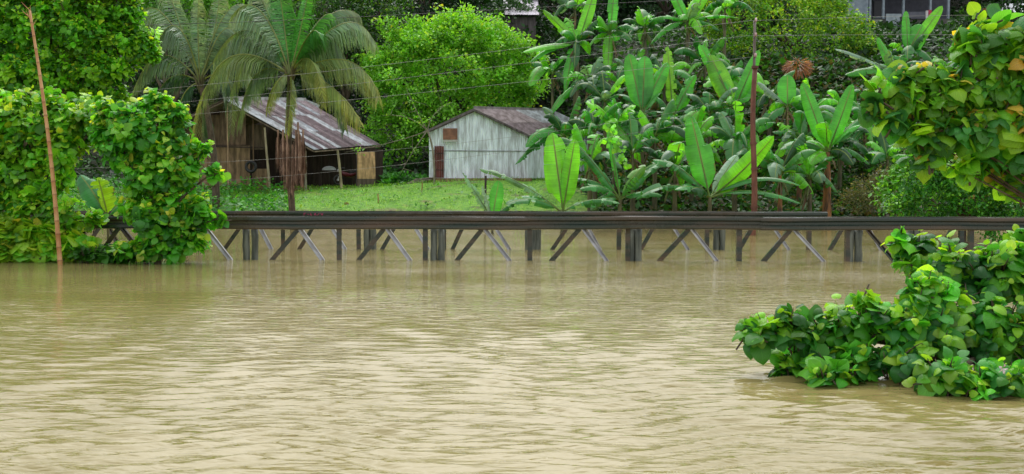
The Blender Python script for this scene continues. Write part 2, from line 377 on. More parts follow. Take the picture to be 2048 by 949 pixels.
# ------------------------------------------------------------------ bamboo stake, utility pole, wires
root = thing('bamboo_stake', P(122, 528, 28.3), 'tall leaning orange-brown bamboo stake standing in the flood water', 'bamboo pole')
a, b = P(123, 545, 28.2), P(60, 22, 28.5); a[2] = -.6
mb = MB(); n = 22; pts = []; rad = []; cc = []
for i in range(n):
    f = i / (n - 1)
    for df, k in ((0, 1.0), (.004, 1.22), (.008, 1.0)):
        g = min(1, f + df); q = a + (b - a) * g + np.array([.10*math.sin(g*3.2), 0, 0]); pts.append(q); rad.append((.066 - .034*g) * k)
        cc.append((.55, .5, .45) if k > 1 else (1, 1, 1))
mb.tube(pts, rad, 8, C=cc); mb.build('culm', M['bamboo'], root, smooth=True)
mb = MB()
for i in range(7):
    q = b + (a - b) * .01 * i; mb.tube([q, q + np.array([rs(-.25, .25), rs(-.1, .1), rs(.05, .3)])], [.012, .004], 4)
mb.build('twig', M['bamboo'], root)

PD = 43.0
root = thing('utility_pole', (*P(1504, 430, PD)[:2], 0), 'rusty red utility pole with a thin grey upper section carrying the wires', 'utility pole')
bx = P(1506, 430, PD)[0]
ztop = P(1502, 42, PD)[2]; zmid = P(1502, 135, PD)[2]
mb = MB(); zz = np.linspace(-1.2, zmid, 14); mb.tube([[bx + .05*math.sin(z), PD, z] for z in zz], np.linspace(.125, .095, 14), 10)
mb.build('shaft', M['rustpole'], root, smooth=True)
mb = MB(); zz = np.linspace(zmid - .1, ztop, 8); mb.tube([[bx - .02, PD, z] for z in zz], .055, 8, C=(1.1, 2.6, 4)); mb.build('upper_pipe', M['rustpole'], root, smooth=True)
for z in (zmid, 2.6, 3.6, 1.1):
    mb = MB(); mb.tube([[bx + .05*math.sin(z), PD, z - .05], [bx + .05*math.sin(z), PD, z + .05]], .135, 10, C=(.8, .8, .8)); mb.build('band', M['rustpole'], root)
for z in (ztop - .05, ztop - .62, ztop - 1.4):
    mb = MB(); mb.bar((bx - .04, PD - .05, z), (bx - .04, PD - .3, z), .04, .04, C=(1, 2, 3), up=(0, 0, 1))
    mb.tube([[bx - .04, PD - .3, z - .02], [bx - .04, PD - .3, z + .12]], [.05, .035], 8, C=(4, 8, 14)); mb.build('insulator', M['rustpole'], root, smooth=True)
def wire(pts, label, r=.0055, mat='wire', D=PD - .3):
    p = np.array(pts, float); xs_ = np.linspace(p[0, 0], p[-1, 0], 60)
    # smooth interpolation
    co_ = np.polyfit(p[:, 0], p[:, 1], min(3, len(p) - 1)); ysv = np.polyval(co_, xs_)
    m_ = MB(); m_.tube([P(x, y, D) for x, y in zip(xs_, ysv)], r, 4)
    tag(m_.build('power_line', M[mat], smooth=True), label, 'wire', 'overhead wires strung to the utility pole')
wire([(-60, 54), (420, 45), (1000, 22), (1503, -8), (2100, -20)], 'black overhead wire, highest of the wires, crossing the palm tops', .009, 'darkwire')
wire([(-60, 212), (270, 183), (520, 158), (760, 132), (1020, 100), (1290, 65), (1503, 42)], 'grey overhead wire meeting the tip of the utility pole')
wire([(-60, 238), (330, 205), (520, 190), (780, 165), (1020, 128), (1250, 100), (1503, 72)], 'overhead wire tied just under the tip of the utility pole')
wire([(-60, 262), (360, 232), (560, 214), (780, 192), (1020, 165), (1200, 150), (1503, 114)], 'overhead wire tied where the grey pipe of the utility pole ends')
wire([(1503, 42), (1800, 33), (2120, 30)], 'wire running from the tip of the utility pole towards the hillside house')
wire([(1503, 72), (1800, 70), (2120, 72)], 'pale wire running from the pole just below the hillside house')
wire([(-60, 345), (440, 322), (740, 308), (1100, 262), (1503, 195)], 'thin wire sagging across the middle of the open shed front', .004)
wire([(-60, 385), (440, 362), (740, 337), (1100, 292), (1503, 225)], 'lowest wire, sagging across the open shed near its floor', .004)

# ------------------------------------------------------------------ foliage machinery
def tmpl(kind):
    if kind == 'far':      # folded four-sided leaf tuft
        V = np.array([[0,0,0],[.32,.45,.06],[0,1,-.06],[-.32,.45,.06]]); U = np.array([[0,0],[.5,1],[1,0],[.5,-1]]); return V, np.array([[0,1,2,3]]), U
    if kind == 'mid':      # two halves folded on the midrib, drooping tip
        ys_ = [-.04, .18, .5, .8, 1.0]; ws = [.14, .42, .44, .26, .03]; dz = [0, .03, .03, -.05, -.16]
    else:                  # broad heart-shaped leaf
        ys_ = [-.12, .0, .16, .36, .58, .78, .92, 1.0]; ws = [.20, .40, .50, .52, .46, .32, .16, .02]; dz = [-.03, .02, .06, .07, .02, -.10, -.22, -.33]
    cols = 3 if kind == 'mid' else 5
    V, U = [], []
    for y, w_, z in zip(ys_, ws, dz):
        for c in np.linspace(-1, 1, cols):
            zz = z + .20*abs(c)*w_ - (.42*c*c*w_ if cols == 5 else .06*abs(c))
            if cols == 5: zz += .03*math.sin(y*19 + c*2)*abs(c)
            yy = y if not (kind == 'broad' and y < 0 and c == 0) else .03
            V.append([c*w_, yy, zz]); U.append([y, c])
    Q = [[i*cols + j, i*cols + j+1, (i+1)*cols + j+1, (i+1)*cols + j] for i in range(len(ys_)-1) for j in range(cols-1)]
    return np.array(V), np.array(Q), np.array(U)
TM = {k: tmpl(k) for k in ('far', 'mid', 'broad')}
def leaves(mb, kind, pos, fwd, up, size, col, wid=1.0):
    V0, Q0, U0 = TM[kind]; n = len(pos); k = len(V0)
    f = nrm(fwd); s = nrm(np.cross(f, up)); u = np.cross(s, f); size = np.broadcast_to(size, (n,))
    bend = rng.uniform(.1, 1.7, n)[:, None, None]
    V = pos[:, None] + size[:, None, None] * (V0[None, :, 0:1]*wid*s[:, None] + V0[None, :, 1:2]*f[:, None] + V0[None, :, 2:3]*bend*u[:, None])
    Q = Q0[None] + (np.arange(n)*k)[:, None, None]
    mb.add(V.reshape(-1, 3), Q.reshape(-1, 4), np.tile(U0, (n, 1)), np.repeat(col, k, axis=0))
def jitter_col(base, n, v=.25, hue=.15):
    b = np.asarray(base, float); c = np.tile(b, (n, 1)) * np.exp(rng.normal(0, v, (n, 1)))
    c[:, 0] *= np.exp(rng.normal(0, hue, n)); c[:, 2] *= np.exp(rng.normal(0, hue, n)); return np.clip(c, .002, .8)
def lobes_px(D, L):
    out = []
    for l in L:
        px, py, rx, ry = l[:4]; dD = l[4] if len(l) > 4 else 0; rd = l[5] if len(l) > 5 else (rx + ry)/2 * .8
        d = D + dD; c = P(px, py, d); out.append((c, np.array([rx, rd, ry]) / ppm(d)))
    return out
def crown(lobes, kind, nclus, mleaf, rc, size, cols, tipcol=None, tipf=.15, droop=.35, shell=(.62, 1.08), wid=1.0, minz=.02, twigs=None, colv=.2, clump=-.25, spray=.04):
    """leaf clusters spread through the outer volume of several lobes"""
    mb = MB(); C_ = np.array([c for c, r in lobes]); R_ = np.array([r for c, r in lobes])
    area = (R_[:, 0]*R_[:, 2] + R_[:, 0]*R_[:, 1] + R_[:, 1]*R_[:, 2]); pr = area / area.sum()
    cen, outw, rr = [], [], []
    tries = 0
    while len(cen) < nclus and tries < nclus * 12:
        tries += 1
        i = rng.choice(len(lobes), p=pr); d = nrm(rng.normal(size=3))
        if d[1] > .35 and rng.random() < .6: continue
        if d[2] < -.3 and rng.random() < .45: continue
        rf = shell[0] + (shell[1]-shell[0]) * rng.random()**.6
        rf *= 1 + .14*math.sin(d[0]*6 + i*2.1) * math.cos(d[2]*7 + i) 
        p = C_[i] + R_[i]*d*rf
        if p[2] < minz: continue
        cs = 6.5/ (R_.mean()*1.0)
        nzv = math.sin(p[0]*cs + i)*math.sin(p[1]*cs*.9 + 1.7*i)*.5 + math.sin(p[2]*cs*1.3 + p[0]*cs*.6 + 2*i)*.5
        if nzv < clump: continue
        q = (p - C_) / R_; dist = np.sqrt((q*q).sum(1)); dist[i] = 9
        if dist.min() < .62: continue
        cen.append(p); outw.append(nrm(d*(1/np.maximum(R_[i], .1))*R_[i].min() + np.array([0, 0, .25]))); rr.append(rf)
    cen = np.array(cen); outw = nrm(np.array(outw)); K = len(cen)
    if spray:
        sp_ = np.nonzero((rng.random(K) < spray) & (np.array(rr) > .8))[0]; Rm = R_.mean()
        new = []
        for k in sp_:
            dv = nrm(outw[k] + rng.normal(size=3)*.35 + [0, 0, .25]); ln = Rm*rng.uniform(.25, .75)
            for f in np.arange(rc*1.1, ln, rc*1.1): new.append((cen[k] + dv*f - [0, 0, .12*f*f/max(Rm, .3)], dv))
        new = [q for q in new if q[0][2] > minz]
        if new: cen = np.concatenate([cen, [q[0] for q in new]]); outw = np.concatenate([outw, [q[1] for q in new]]); K = len(cen)
    cc = [np.asarray(c, float) for c in cols]
    ccol = np.array([cc[k] for k in rng.integers(0, len(cc), K)]) * np.exp(rng.normal(0, colv, (K, 1)))
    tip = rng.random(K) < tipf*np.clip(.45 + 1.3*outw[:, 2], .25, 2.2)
    idx = np.repeat(np.arange(K), mleaf); n = len(idx)
    if kind == 'far':
        pos = cen[idx] + rng.normal(size=(n, 3))*rc*np.array([1, 1, .7]); fw = outw[idx]*.7 + rng.normal(size=(n, 3))*.7 + np.array([0, 0, -droop])
        upv = outw[idx]*.5 + rng.normal(size=(n, 3))*.45 + np.array([0, 0, .8]); along = rng.random(n)
    else:
        # leaves set along a twig that ends at the cluster centre
        along = np.tile(np.linspace(0, 1, mleaf), K)
        az = rng.random(n)*math.pi*2; e1 = nrm(np.cross(outw, [0.1, .2, 1])); e2 = np.cross(outw, e1)
        rad = np.cos(az)[:, None]*e1[idx] + np.sin(az)[:, None]*e2[idx]
        pos = cen[idx] - outw[idx]*((1-along)*rc*1.6)[:, None] + rad*(rc*.35) + rng.normal(size=(n, 3))*rc*.12
        fw = rad*1.0 + outw[idx]*(.3 + .6*along)[:, None] + np.array([0, 0, 1])*(rng.uniform(-1.6, .5, n)*droop)[:, None] + rng.normal(size=(n, 3))*.3
        upv = outw[idx]*1.1 + np.array([0, 0, .75]) + rng.normal(size=(n, 3))*.5
        if twigs is not None:
            for k in range(0, K):
                a = cen[k] - outw[k]*rc*2.6 - np.array([0, 0, rc*.5]); twigs.tube([a, cen[k] - outw[k]*rc*.9, cen[k]], [.011, .008, .004], 4)
    sz = size * np.clip(np.exp(rng.normal(0, .22, n)), .5, 1.25) * (1.0 if kind == 'far' else 1)
    if kind != 'far': sz *= (1.15 - .62*along**2.5)*rng.uniform(.7, 1.2, n)
    col = jitter_col((1, 1, 1), n, .16, .10) * ccol[idx]
    if tipcol is not None:
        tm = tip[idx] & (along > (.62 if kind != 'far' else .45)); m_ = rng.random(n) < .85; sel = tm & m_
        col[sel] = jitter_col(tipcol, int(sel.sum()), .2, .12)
    keep = pos[:, 2] > minz; 
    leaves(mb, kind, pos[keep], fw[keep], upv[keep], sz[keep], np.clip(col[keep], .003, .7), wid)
    return mb, cen
def limbs(base, lobes, r0, cen=None, nbr=40):
    mb = MB(); base = np.asarray(base, float); C_ = np.array([c for c, r in lobes])
    fork = base + (C_.mean(0) - base) * .45; fork[2] = max(fork[2], base[2] + .3)
    pts = bez(base - [0, 0, .8], base + (fork-base)*.5 + [rs(-.1, .1)*r0*5, 0, 0], fork, 7); mb.tube(pts, np.linspace(r0*1.15, r0*.75, 7), 8)
    for c in C_:
        mid = (fork + c)/2 + np.array([rs(-.2, .2), rs(-.2, .2), .15])*np.linalg.norm(c - fork)*.4
        mb.tube(bez(fork, mid, c, 7), np.linspace(r0*.55, r0*.15, 7), 6)
    if cen is not None and len(cen):
        for k in rng.choice(len(cen), min(nbr, len(cen)), replace=False):
            c = cen[k]; j = ((C_ - c)**2).sum(1).argmin(); mid = (C_[j] + c)/2 + rng.normal(size=3)*.08*np.linalg.norm(c - C_[j])
            mb.tube(bez(C_[j], mid, c, 5), np.linspace(r0*.14, r0*.035, 5), 4)
    return mb
def tree(name, label, cat, D, L, base, r0=.2, kind='far', nclus=400, mleaf=14, rc=.3, size=.22, cols=((.05, .17, .015),), group=None, mat=None, bark='bark', nbr=40, **kw):
    lob = lobes_px(D, L); root = thing(name, base, label, cat, group)
    tw = MB() if kind != 'far' else None
    mb, cen = crown(lob, kind, nclus, mleaf, rc, size, cols, twigs=tw, **kw)
    mb.build('crown', M[mat or ('leaf_far' if kind == 'far' else 'leaf')], root, smooth=(kind != 'far'))
    lm = limbs(base, lob, r0, cen, nbr)
    if tw is not None and tw.n: lm.add(np.concatenate(tw.V), np.concatenate(tw.Q))
    lm.build('trunk', M[bark], root, smooth=True)
    return root
def gp(px, D): x = P(px, 400, D)[0]; return np.array([x, D, float(ground_z(x, D))])
def wp(px, D): return np.array([P(px, 400, D)[0], D, 0.0])

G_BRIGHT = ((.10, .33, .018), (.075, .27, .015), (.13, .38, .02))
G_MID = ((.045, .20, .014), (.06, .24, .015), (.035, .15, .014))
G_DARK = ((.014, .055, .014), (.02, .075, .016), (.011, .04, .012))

# dark hill forest behind everything
forest_lab = ['dark hill tree behind the broad bright tree at the frame edge', 'dark hill tree filling the gap right of the bamboo stake tip', 'dark hill tree behind the crown of the palm nearest the bamboo stake',
 'dark hill tree between the two coconut palm crowns', 'dark hill tree over the end of the open shed roof', 'dark hill tree rising straight over the round bright tree',
 'dark hill tree between the round bright tree and the tall bananas', 'shaded hill tree behind the topmost banana plants', 'shaded hill tree behind the pale banana clump near the top',
 'shaded hill tree just behind the utility pole tip', 'small dark tree touching the wall of the grey hillside house', 'dark tree spreading below the grey hillside house',
 'dark tree behind the yellow-green big-leaved branches', 'dark tree at the frame edge beside the white roof corner', 'dark tree on the ridge behind the grey hillside house',
 'dark ridge tree over the gap between palm and round tree', 'dark ridge tree over the tall banana plants', 'small dark ridge tree over the pale roof glimpsed on the hill',
 'dark ridge tree over the coconut palm tops', 'dark ridge tree over the bamboo stake tip']
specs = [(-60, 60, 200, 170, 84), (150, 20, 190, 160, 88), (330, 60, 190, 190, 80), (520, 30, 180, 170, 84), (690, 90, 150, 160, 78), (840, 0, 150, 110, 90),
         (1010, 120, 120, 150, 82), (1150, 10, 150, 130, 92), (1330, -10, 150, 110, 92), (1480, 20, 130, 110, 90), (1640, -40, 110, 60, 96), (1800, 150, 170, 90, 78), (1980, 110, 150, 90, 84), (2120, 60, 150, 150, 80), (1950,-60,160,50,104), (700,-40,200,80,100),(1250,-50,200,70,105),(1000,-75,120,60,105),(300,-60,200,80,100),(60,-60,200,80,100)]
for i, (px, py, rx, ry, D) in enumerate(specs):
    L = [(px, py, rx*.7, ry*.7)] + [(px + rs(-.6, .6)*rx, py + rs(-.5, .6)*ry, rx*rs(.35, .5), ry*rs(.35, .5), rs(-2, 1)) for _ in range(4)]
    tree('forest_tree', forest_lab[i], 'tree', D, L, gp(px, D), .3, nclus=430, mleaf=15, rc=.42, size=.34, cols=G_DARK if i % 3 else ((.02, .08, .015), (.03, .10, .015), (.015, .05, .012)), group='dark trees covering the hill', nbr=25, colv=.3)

# ------------------------------------------------------------------ broad-leaved trees
tree('round_tree', 'round bright lime-green tree standing between the open shed and the tin shed', 'tree', 71,
     [(900, 150, 130, 95), (820, 170, 85, 90), (985, 165, 75, 90), (860, 105, 70, 50), (930, 95, 75, 50), (800, 250, 60, 60), (1010, 220, 50, 60), (900, 220, 110, 70), (770, 140, 35, 25), (1000, 110, 40, 30)],
     gp(900, 71), .3, nclus=1500, mleaf=20, rc=.27, size=.24, cols=((.24, .62, .04), (.20, .55, .035), (.28, .66, .05)), tipcol=(.42, .72, .06), tipf=.15, nbr=60, colv=.2, clump=.0, shell=(.5, 1.18), spray=.12)
tree('hillside_tree', 'olive-green small-leaved tree under the grey hillside house, behind the pole', 'tree', 76,
     [(1560, 60, 110, 90), (1640, 80, 90, 80), (1480, 40, 70, 70), (1705, 120, 55, 50), (1610, 150, 90, 50), (1500, 130, 50, 60), (1640, 10, 50, 40), (1440, 20, 50, 40), (1740, 150, 50, 35)],
     gp(1580, 76), .25, nclus=1000, mleaf=18, rc=.27, size=.23, cols=((.20, .46, .025), (.27, .54, .03), (.10, .32, .02)), tipcol=(.42, .58, .04), tipf=.25, nbr=80, colv=.3)
tree('slope_tree', 'small bright tree behind the fronds of the palm nearest the bamboo stake', 'tree', 62,
     [(360, 20, 90, 50), (300, 40, 60, 40), (430, 30, 60, 40), (250, 60, 50, 60)], gp(350, 62), .2, nclus=420, mleaf=14, rc=.25, size=.22, cols=((.12, .36, .02), (.09, .3, .02)), nbr=30)
tree('dark_leaved_tree', 'mid-green tree with drooping twigs behind the palm fronds on the shed side', 'tree', 73,
     [(690, 40, 70, 60), (650, 10, 60, 40), (760, 20, 60, 40), (720, 110, 50, 50), (660, 100, 40, 60)], gp(690, 73), .2, nclus=420, mleaf=13, rc=.27, size=.24, cols=((.03, .12, .014), (.05, .17, .015), (.09, .2, .02)), nbr=30, colv=.35)
tree('shore_tree', 'broad bright-green tree whose crown fills the upper corner behind the bamboo stake', 'tree', 38,
     [(40, 60, 110, 80), (150, 50, 100, 70), (230, 90, 85, 45), (60, 150, 110, 70), (180, 140, 90, 45), (285, 108, 38, 22), (-60, 100, 100, 130), (240, 20, 50, 40), (130, -30, 130, 50), (200, 190, 70, 30)],
     wp(-40, 38), .32, nclus=2300, mleaf=13, rc=.22, size=.165, cols=((.19, .58, .02), (.13, .48, .02), (.27, .62, .025), (.06, .28, .015)), tipcol=(.38, .64, .03), tipf=.2, clump=-.1, nbr=80, colv=.3, kind='mid')
tree('waterside_tree', 'tall leafy bush with yellow-green tops rooted in the water behind the bamboo stake', 'bush', 29.4,
     [(60, 245, 85, 60, .9, 60), (0, 270, 80, 80, .9, 60), (140, 250, 60, 55, .6, 50), (50, 340, 90, 80, .4, 40), (125, 320, 35, 60, .2, 30), (-30, 380, 90, 90, .2, 35), (90, 415, 60, 50, 0, 22), (150, 435, 55, 20, 0, 22), (195, 240, 45, 38, .4, 40)],
     wp(60, 29.4), .12, kind='mid', nclus=620, mleaf=8, rc=.19, size=.21, shell=(.4, 1.22), clump=-.12, spray=.1, cols=((.22, .60, .03), (.15, .52, .025), (.10, .38, .03), (.30, .64, .035)), tipcol=(.34, .56, .03), tipf=.6, nbr=40, wid=1.15, droop=.5)
tree('waterside_bush', 'round leafy bush draping over the near railing beside the bamboo stake', 'bush', 28.6,
     [(265, 262, 70, 55), (335, 285, 48, 62), (235, 285, 45, 45), (320, 350, 65, 50), (375, 345, 34, 40), (325, 440, 60, 58), (400, 428, 26, 42), (310, 498, 65, 24), (370, 485, 40, 30), (245, 228, 50, 30), (280, 420, 35, 40), (428, 345, 16, 12), (438, 432, 12, 22), (350, 222, 20, 22), (400, 300, 18, 20), (310, 200, 30, 18)],
     wp(310, 28.7), .1, kind='mid', nclus=600, mleaf=8, rc=.17, size=.19, shell=(.4, 1.25), clump=-.12, spray=.1, cols=((.14, .54, .03), (.10, .46, .03), (.22, .60, .035), (.07, .34, .04)), tipcol=(.38, .54, .05), tipf=.4, nbr=60, wid=1.15, droop=.45)
tree('water_edge_shrub', 'low yellow-green heart-leaved shrub at the water line by the foot of the bamboo stake', 'bush', 29.15,
     [(40, 478, 70, 36, 0, 20), (95, 480, 35, 34, 0, 16), (-20, 480, 60, 42, 0, 20), (140, 490, 50, 24, 0, 14), (60, 500, 90, 16, 0, 14)], wp(40, 29.15), .05, kind='mid', nclus=150, mleaf=8, rc=.17, size=.3,
     cols=((.30, .62, .035), (.34, .62, .035), (.16, .5, .03)), tipcol=(.4, .5, .05), tipf=.3, nbr=10, wid=1.3, droop=.6)
tree('floating_branch', 'half-sunk leafy branches trailing along the water under the railing', 'branch', 28.9,
     [(200, 505, 60, 16), (260, 512, 50, 10)], wp(215, 28.9), .04, kind='mid', nclus=50, mleaf=8, rc=.15, size=.2, cols=G_MID, nbr=8, droop=.2)
tree('feathery_bush', 'fresh green fine-leaved bush behind the railing, under the big yellow-green leaves', 'bush', 37,
     [(1860, 400, 70, 32), (1950, 400, 80, 40), (2040, 400, 70, 50), (1840, 360, 40, 35), (1930, 360, 60, 30), (1800, 420, 30, 20), (2010, 440, 60, 40), (2000, 330, 70, 45), (1900, 320, 50, 40), (2060, 280, 50, 60), (1850, 280, 40, 35)],
     wp(1930, 37), .08, nclus=1200, mleaf=14, rc=.15, size=.13, cols=((.06, .30, .025), (.10, .38, .02), (.04, .2, .02)), tipcol=(.2, .48, .03), tipf=.25, nbr=30)
tree('climber_bush', 'bright broad-leaved climber bush between the dry shrub and the big yellow-green leaves', 'bush', 41,
     [(1830, 345, 40, 30), (1800, 380, 35, 30), (1865, 310, 40, 30)], wp(1830, 41), .05, nclus=190, mleaf=12, rc=.18, size=.2, cols=((.10, .36, .02), (.16, .42, .025)), nbr=10)
tree('dry_shrub', 'thin olive-brown dry shrub at the muddy shore behind the railing', 'shrub', 51,
     [(1745, 390, 38, 36), (1710, 405, 30, 22), (1775, 370, 25, 30)], gp(1745, 51.5), .04, nclus=260, mleaf=12, rc=.18, size=.10, cols=((.17, .19, .05), (.24, .22, .09), (.12, .17, .04)), nbr=60, bark='palebark')

# big-leaved trees close to the camera
YG = ((.16, .36, .02), (.10, .30, .02), (.22, .40, .02), (.05, .20, .02))
tree('big_leaved_tree', 'near tree with big round yellow-green leaves and orange shoots, entering above the railing', 'tree', 9.8,
     [(1985, 130, 62, 72, 0, 45), (1905, 190, 70, 42, 0, 45), (1825, 200, 48, 38, 0, 30), (1985, 250, 80, 62, 0, 45), (2060, 190, 70, 130, 0, 60), (1880, 262, 75, 45, 0, 40), (1762, 195, 22, 40, 0, 20), (2010, 325, 60, 40, .4, 30), (1830, 150, 44, 18, 0, 20), (2080, 60, 50, 40, 0, 40), (1940, 90, 34, 30, 0, 25), (1935, 320, 45, 32, .2, 20), (2160, 330, 60, 60, .6), (1790, 235, 30, 30, 0, 20), (1850, 310, 40, 26, .1, 20), (2040, 360, 50, 30, .4, 25), (2050, 300, 45, 50, .2, 40), (1740, 215, 14, 12, 0, 12), (1870, 130, 26, 18, 0, 15), (1990, 40, 40, 26, .2, 25)],
     np.array([P(2620, 400, 10.6)[0], 10.6, -.3]), .028, kind='broad', nclus=340, mleaf=7, rc=.10, size=.132, shell=(.3, 1.25), cols=((.24, .56, .03), (.17, .48, .03), (.32, .62, .035), (.10, .36, .04), (.06, .27, .05)), tipcol=(.54, .44, .06), tipf=.18, nbr=24, wid=1.05, droop=.9, colv=.25, mat='leafglow', clump=-.35, spray=.14)
tree('drooping_bush', 'sprawling glossy green bush drooping into the flood water in front of the railing', 'bush', 12.2,
     [(1835, 510, 48, 34, .8), (1900, 535, 70, 40, .5), (2000, 545, 80, 60, .4), (1850, 585, 45, 50), (1790, 650, 75, 50), (1690, 650, 75, 42), (1590, 660, 60, 34), (1525, 665, 42, 24), (1880, 660, 90, 75), (2000, 670, 80, 80), (1700, 715, 75, 35, -.2),
      (1895, 750, 55, 45, -1.0), (2010, 755, 70, 45, -1.0), (1660, 750, 42, 22, -.5), (1800, 485, 30, 22, .8), (1580, 725, 50, 20, 0), (2050, 490, 40, 34, 1.0), (1725, 605, 28, 20), (1955, 780, 80, 28, -1.1), (1800, 720, 60, 30, -.4), (1500, 655, 18, 16)],
     np.array([P(2120, 640, 12)[0], 12.4, -.2]), .10, kind='broad', nclus=560, mleaf=6, rc=.12, size=.15, shell=(.3, 1.22), spray=.16, cols=((.10, .44, .03), (.16, .54, .035), (.06, .32, .035), (.26, .60, .035), (.05, .24, .05)), tipcol=(.26, .52, .03), tipf=.5, nbr=70, droop=.6, colv=.3, mat='leafglow', clump=-.4)
mb = MB(); c0 = P(2004, 738, 10.75)
for k in range(5): 
    a = k*1.256; d1 = np.array([math.cos(a), -.4, math.sin(a)])*.05
    mb.add([c0, c0 + d1*.6 + [.012, -.02, .01], c0 + d1*1.1, c0 + d1*.6 - [.012, .02, .01]], [[0, 1, 2, 3]], C=(.75, .35, .42) if k % 2 else (.8, .68, .7))
tag(mb.build('flower', M['paint']), 'single pale pink flower among the leaves of the drooping bush', 'flower')

# ------------------------------------------------------------------ banana plants
def banana_leaf(base, tip, arch, W, tatter=.3, roll=0.0, col=(.05, .2, .02), droop=.25, face=None, n=26, sag=0.0):
    base, tip = np.asarray(base, float), np.asarray(tip, float); L = np.linalg.norm(tip - base)
    ctrl = (base + tip)/2 + np.array([0, 0, arch*L]); c = bez(base, ctrl, tip, n); c[:, 2] -= sag*L*np.linspace(0, 1, n)**3; c[:, 2] = np.maximum(c[:, 2], .05); t = nrm(np.gradient(c, axis=0))
    fc = np.asarray(face, float) if face is not None else np.array([rs(-.3, .3), -.35, 1.0])
    s = nrm(np.cross(t, fc)); nn = np.cross(s, t)
    s2 = s*math.cos(roll) + nn*math.sin(roll); nn = np.cross(s2, t); s = s2
    u = np.linspace(0, 1, n); pet = .11; W = W*1.28; col = np.asarray(col)*1.25
    q = np.clip((u - pet)/(1 - pet), 0, 1); wv = W*.5*np.clip(q*6, 0, 1)**.6*np.sqrt(np.clip(1 - q**4.5, 0, 1))*(.85 + .15*np.sin(q*3.1)); wv[q <= 0] = 0
    mb = MB(); col = np.asarray(col, float)
    for sd_ in (-1, 1):
        i = int(n*pet)
        while i < n - 1:
            k = random.choice([1, 1, 2, 3]) if random.random() < tatter else random.choice([4, 6, 9])
            j = min(i + k, n - 1)
            dl = droop + (rs(-.35, 1.0)*tatter*1.4 if tatter > .1 else rs(-.05, .05)); cut = 1 - (rs(0, .25)*tatter)
            idx = np.arange(i, j + 1); cols_ = [0, .35, .7, 1.0]; V = []; U = []
            tv = rs(.85, 1.18)
            for m_ in idx:
                e = 1 - (.10*tatter if m_ in (i, j) and i > 0 else 0)
                sh = (.5 if m_ == i else -.5) * (tatter*.34) * L/n if m_ in (i, j) else 0
                for a in cols_:
                    ang = dl*(a**1.0)*1.2 - .22*(1 - a)
                    x = wv[m_]*a*cut*e
                    V.append(c[m_] + s[m_]*sd_*x*math.cos(ang) - nn[m_]*x*math.sin(ang) + t[m_]*(sh*a + .12*x)); U.append([u[m_]*L, a*sd_])
            nc = len(cols_); mI = len(idx)
            Q = [[r*nc + a, r*nc + a + 1, (r+1)*nc + a + 1, (r+1)*nc + a] for r in range(mI - 1) for a in range(nc - 1)]
            if sd_ < 0: Q = [x[::-1] for x in Q]
            mb.add(V, Q, U, col*tv); i = j
    rad = np.linspace(.035, .006, n)*min(1.3, L/2.2)
    mb.tube(c - nn*.012, rad, 5, C=(.16, .26, .05))
    return mb
BCOL = ((.03, .17, .03), (.045, .24, .03), (.02, .10, .02), (.09, .36, .02), (.05, .2, .04), (.018, .09, .02), (.09, .2, .10), (.16, .48, .03), (.12, .42, .03))
def banana(base, crown_c, label, auto=8, L=(1.5, 2.5), W=(.6, .85), leaves_=(), tat=(.2, 1.0), name='banana_plant', stem='stem', r=.12, cols=BCOL, elev=(-.45, 1.25), az0=None, group='banana plants on the flooded bank'):
    root = thing(name, base, label, 'banana plant', group); base = np.asarray(base, float); cc = np.asarray(crown_c, float)
    mb = MB(); mb.tube(bez(base - [0, 0, .4], (base + cc)/2 + [rs(-.05, .05), 0, 0], cc, 8), np.linspace(r*1.2, r*.6, 8), 9, C=(1, 1, 1))
    for k in range(4):
        a = rs(0, 6.28); d1 = np.array([math.cos(a), math.sin(a), 0])*r*.8; z0 = rs(.3, .9)
        p0 = base + (cc - base)*z0; mb.tube([p0 - [0, 0, .25], p0 + d1, p0 + d1*1.9 - [0, 0, rs(.1, .4)]], [.03, .03, .012], 5)
    mb.build('pseudostem', M[stem], root, smooth=True)
    if auto >= 3:      # withered leaves hanging down the stem
        for k in range(3):
            a = rs(3.4, 6.0); o1 = cc + np.array([math.cos(a)*rs(.45, .8), math.sin(a)*.4, -rs(.7, 1.5)])
            o1[2] = max(o1[2], base[2] + .15); banana_leaf(cc - [0, 0, .15], o1, .35, rs(.2, .34), .9, rs(-.6, .6), random.choice([(.17, .10, .05), (.12, .08, .04), (.10, .12, .035)]), droop=.9).build('dead_leaf', M['banana'], root, smooth=True)
    for lf in leaves_:
        tx, ty, dD, arch, wd, tt, ro, colr = lf[:8]; face = lf[8] if len(lf) > 8 else None
        tip = P(tx, ty, cc[1] + dD)
        banana_leaf(cc + [rs(-.03, .03), 0, 0], tip, arch, wd, tt, ro, colr, face=face).build('leaf', M['banana'], root, smooth=True)
    a0 = rs(0, 6.28) if az0 is None else az0
    for k in range(auto):
        a = a0 + k*2.4 + rs(-.3, .3); el = elev[0] + (elev[1] - elev[0])*((k + .5)/auto) + rs(-.12, .12); ln = rs(*L)*(.85 + .15*math.sin(el))
        tip = cc + ln*np.array([math.cos(a)*math.cos(el), math.sin(a)*math.cos(el), math.sin(el)])
        tip[2] = max(tip[2], float(ground_z(tip[0], tip[1])) + .25)
        banana_leaf(cc, tip, rs(.3, .5)*(1.2 - el*.7), rs(*W), rs(*tat), rs(-.5, .5), random.choice(cols), sag=rs(.05, .38), droop=rs(.15, .6)).build('leaf', M['banana'], root, smooth=True)
    return root
LG = (.12, .42, .02); BG = (.06, .32, .03); GG = (.04, .2, .04)
FC = (0, -1, .25)
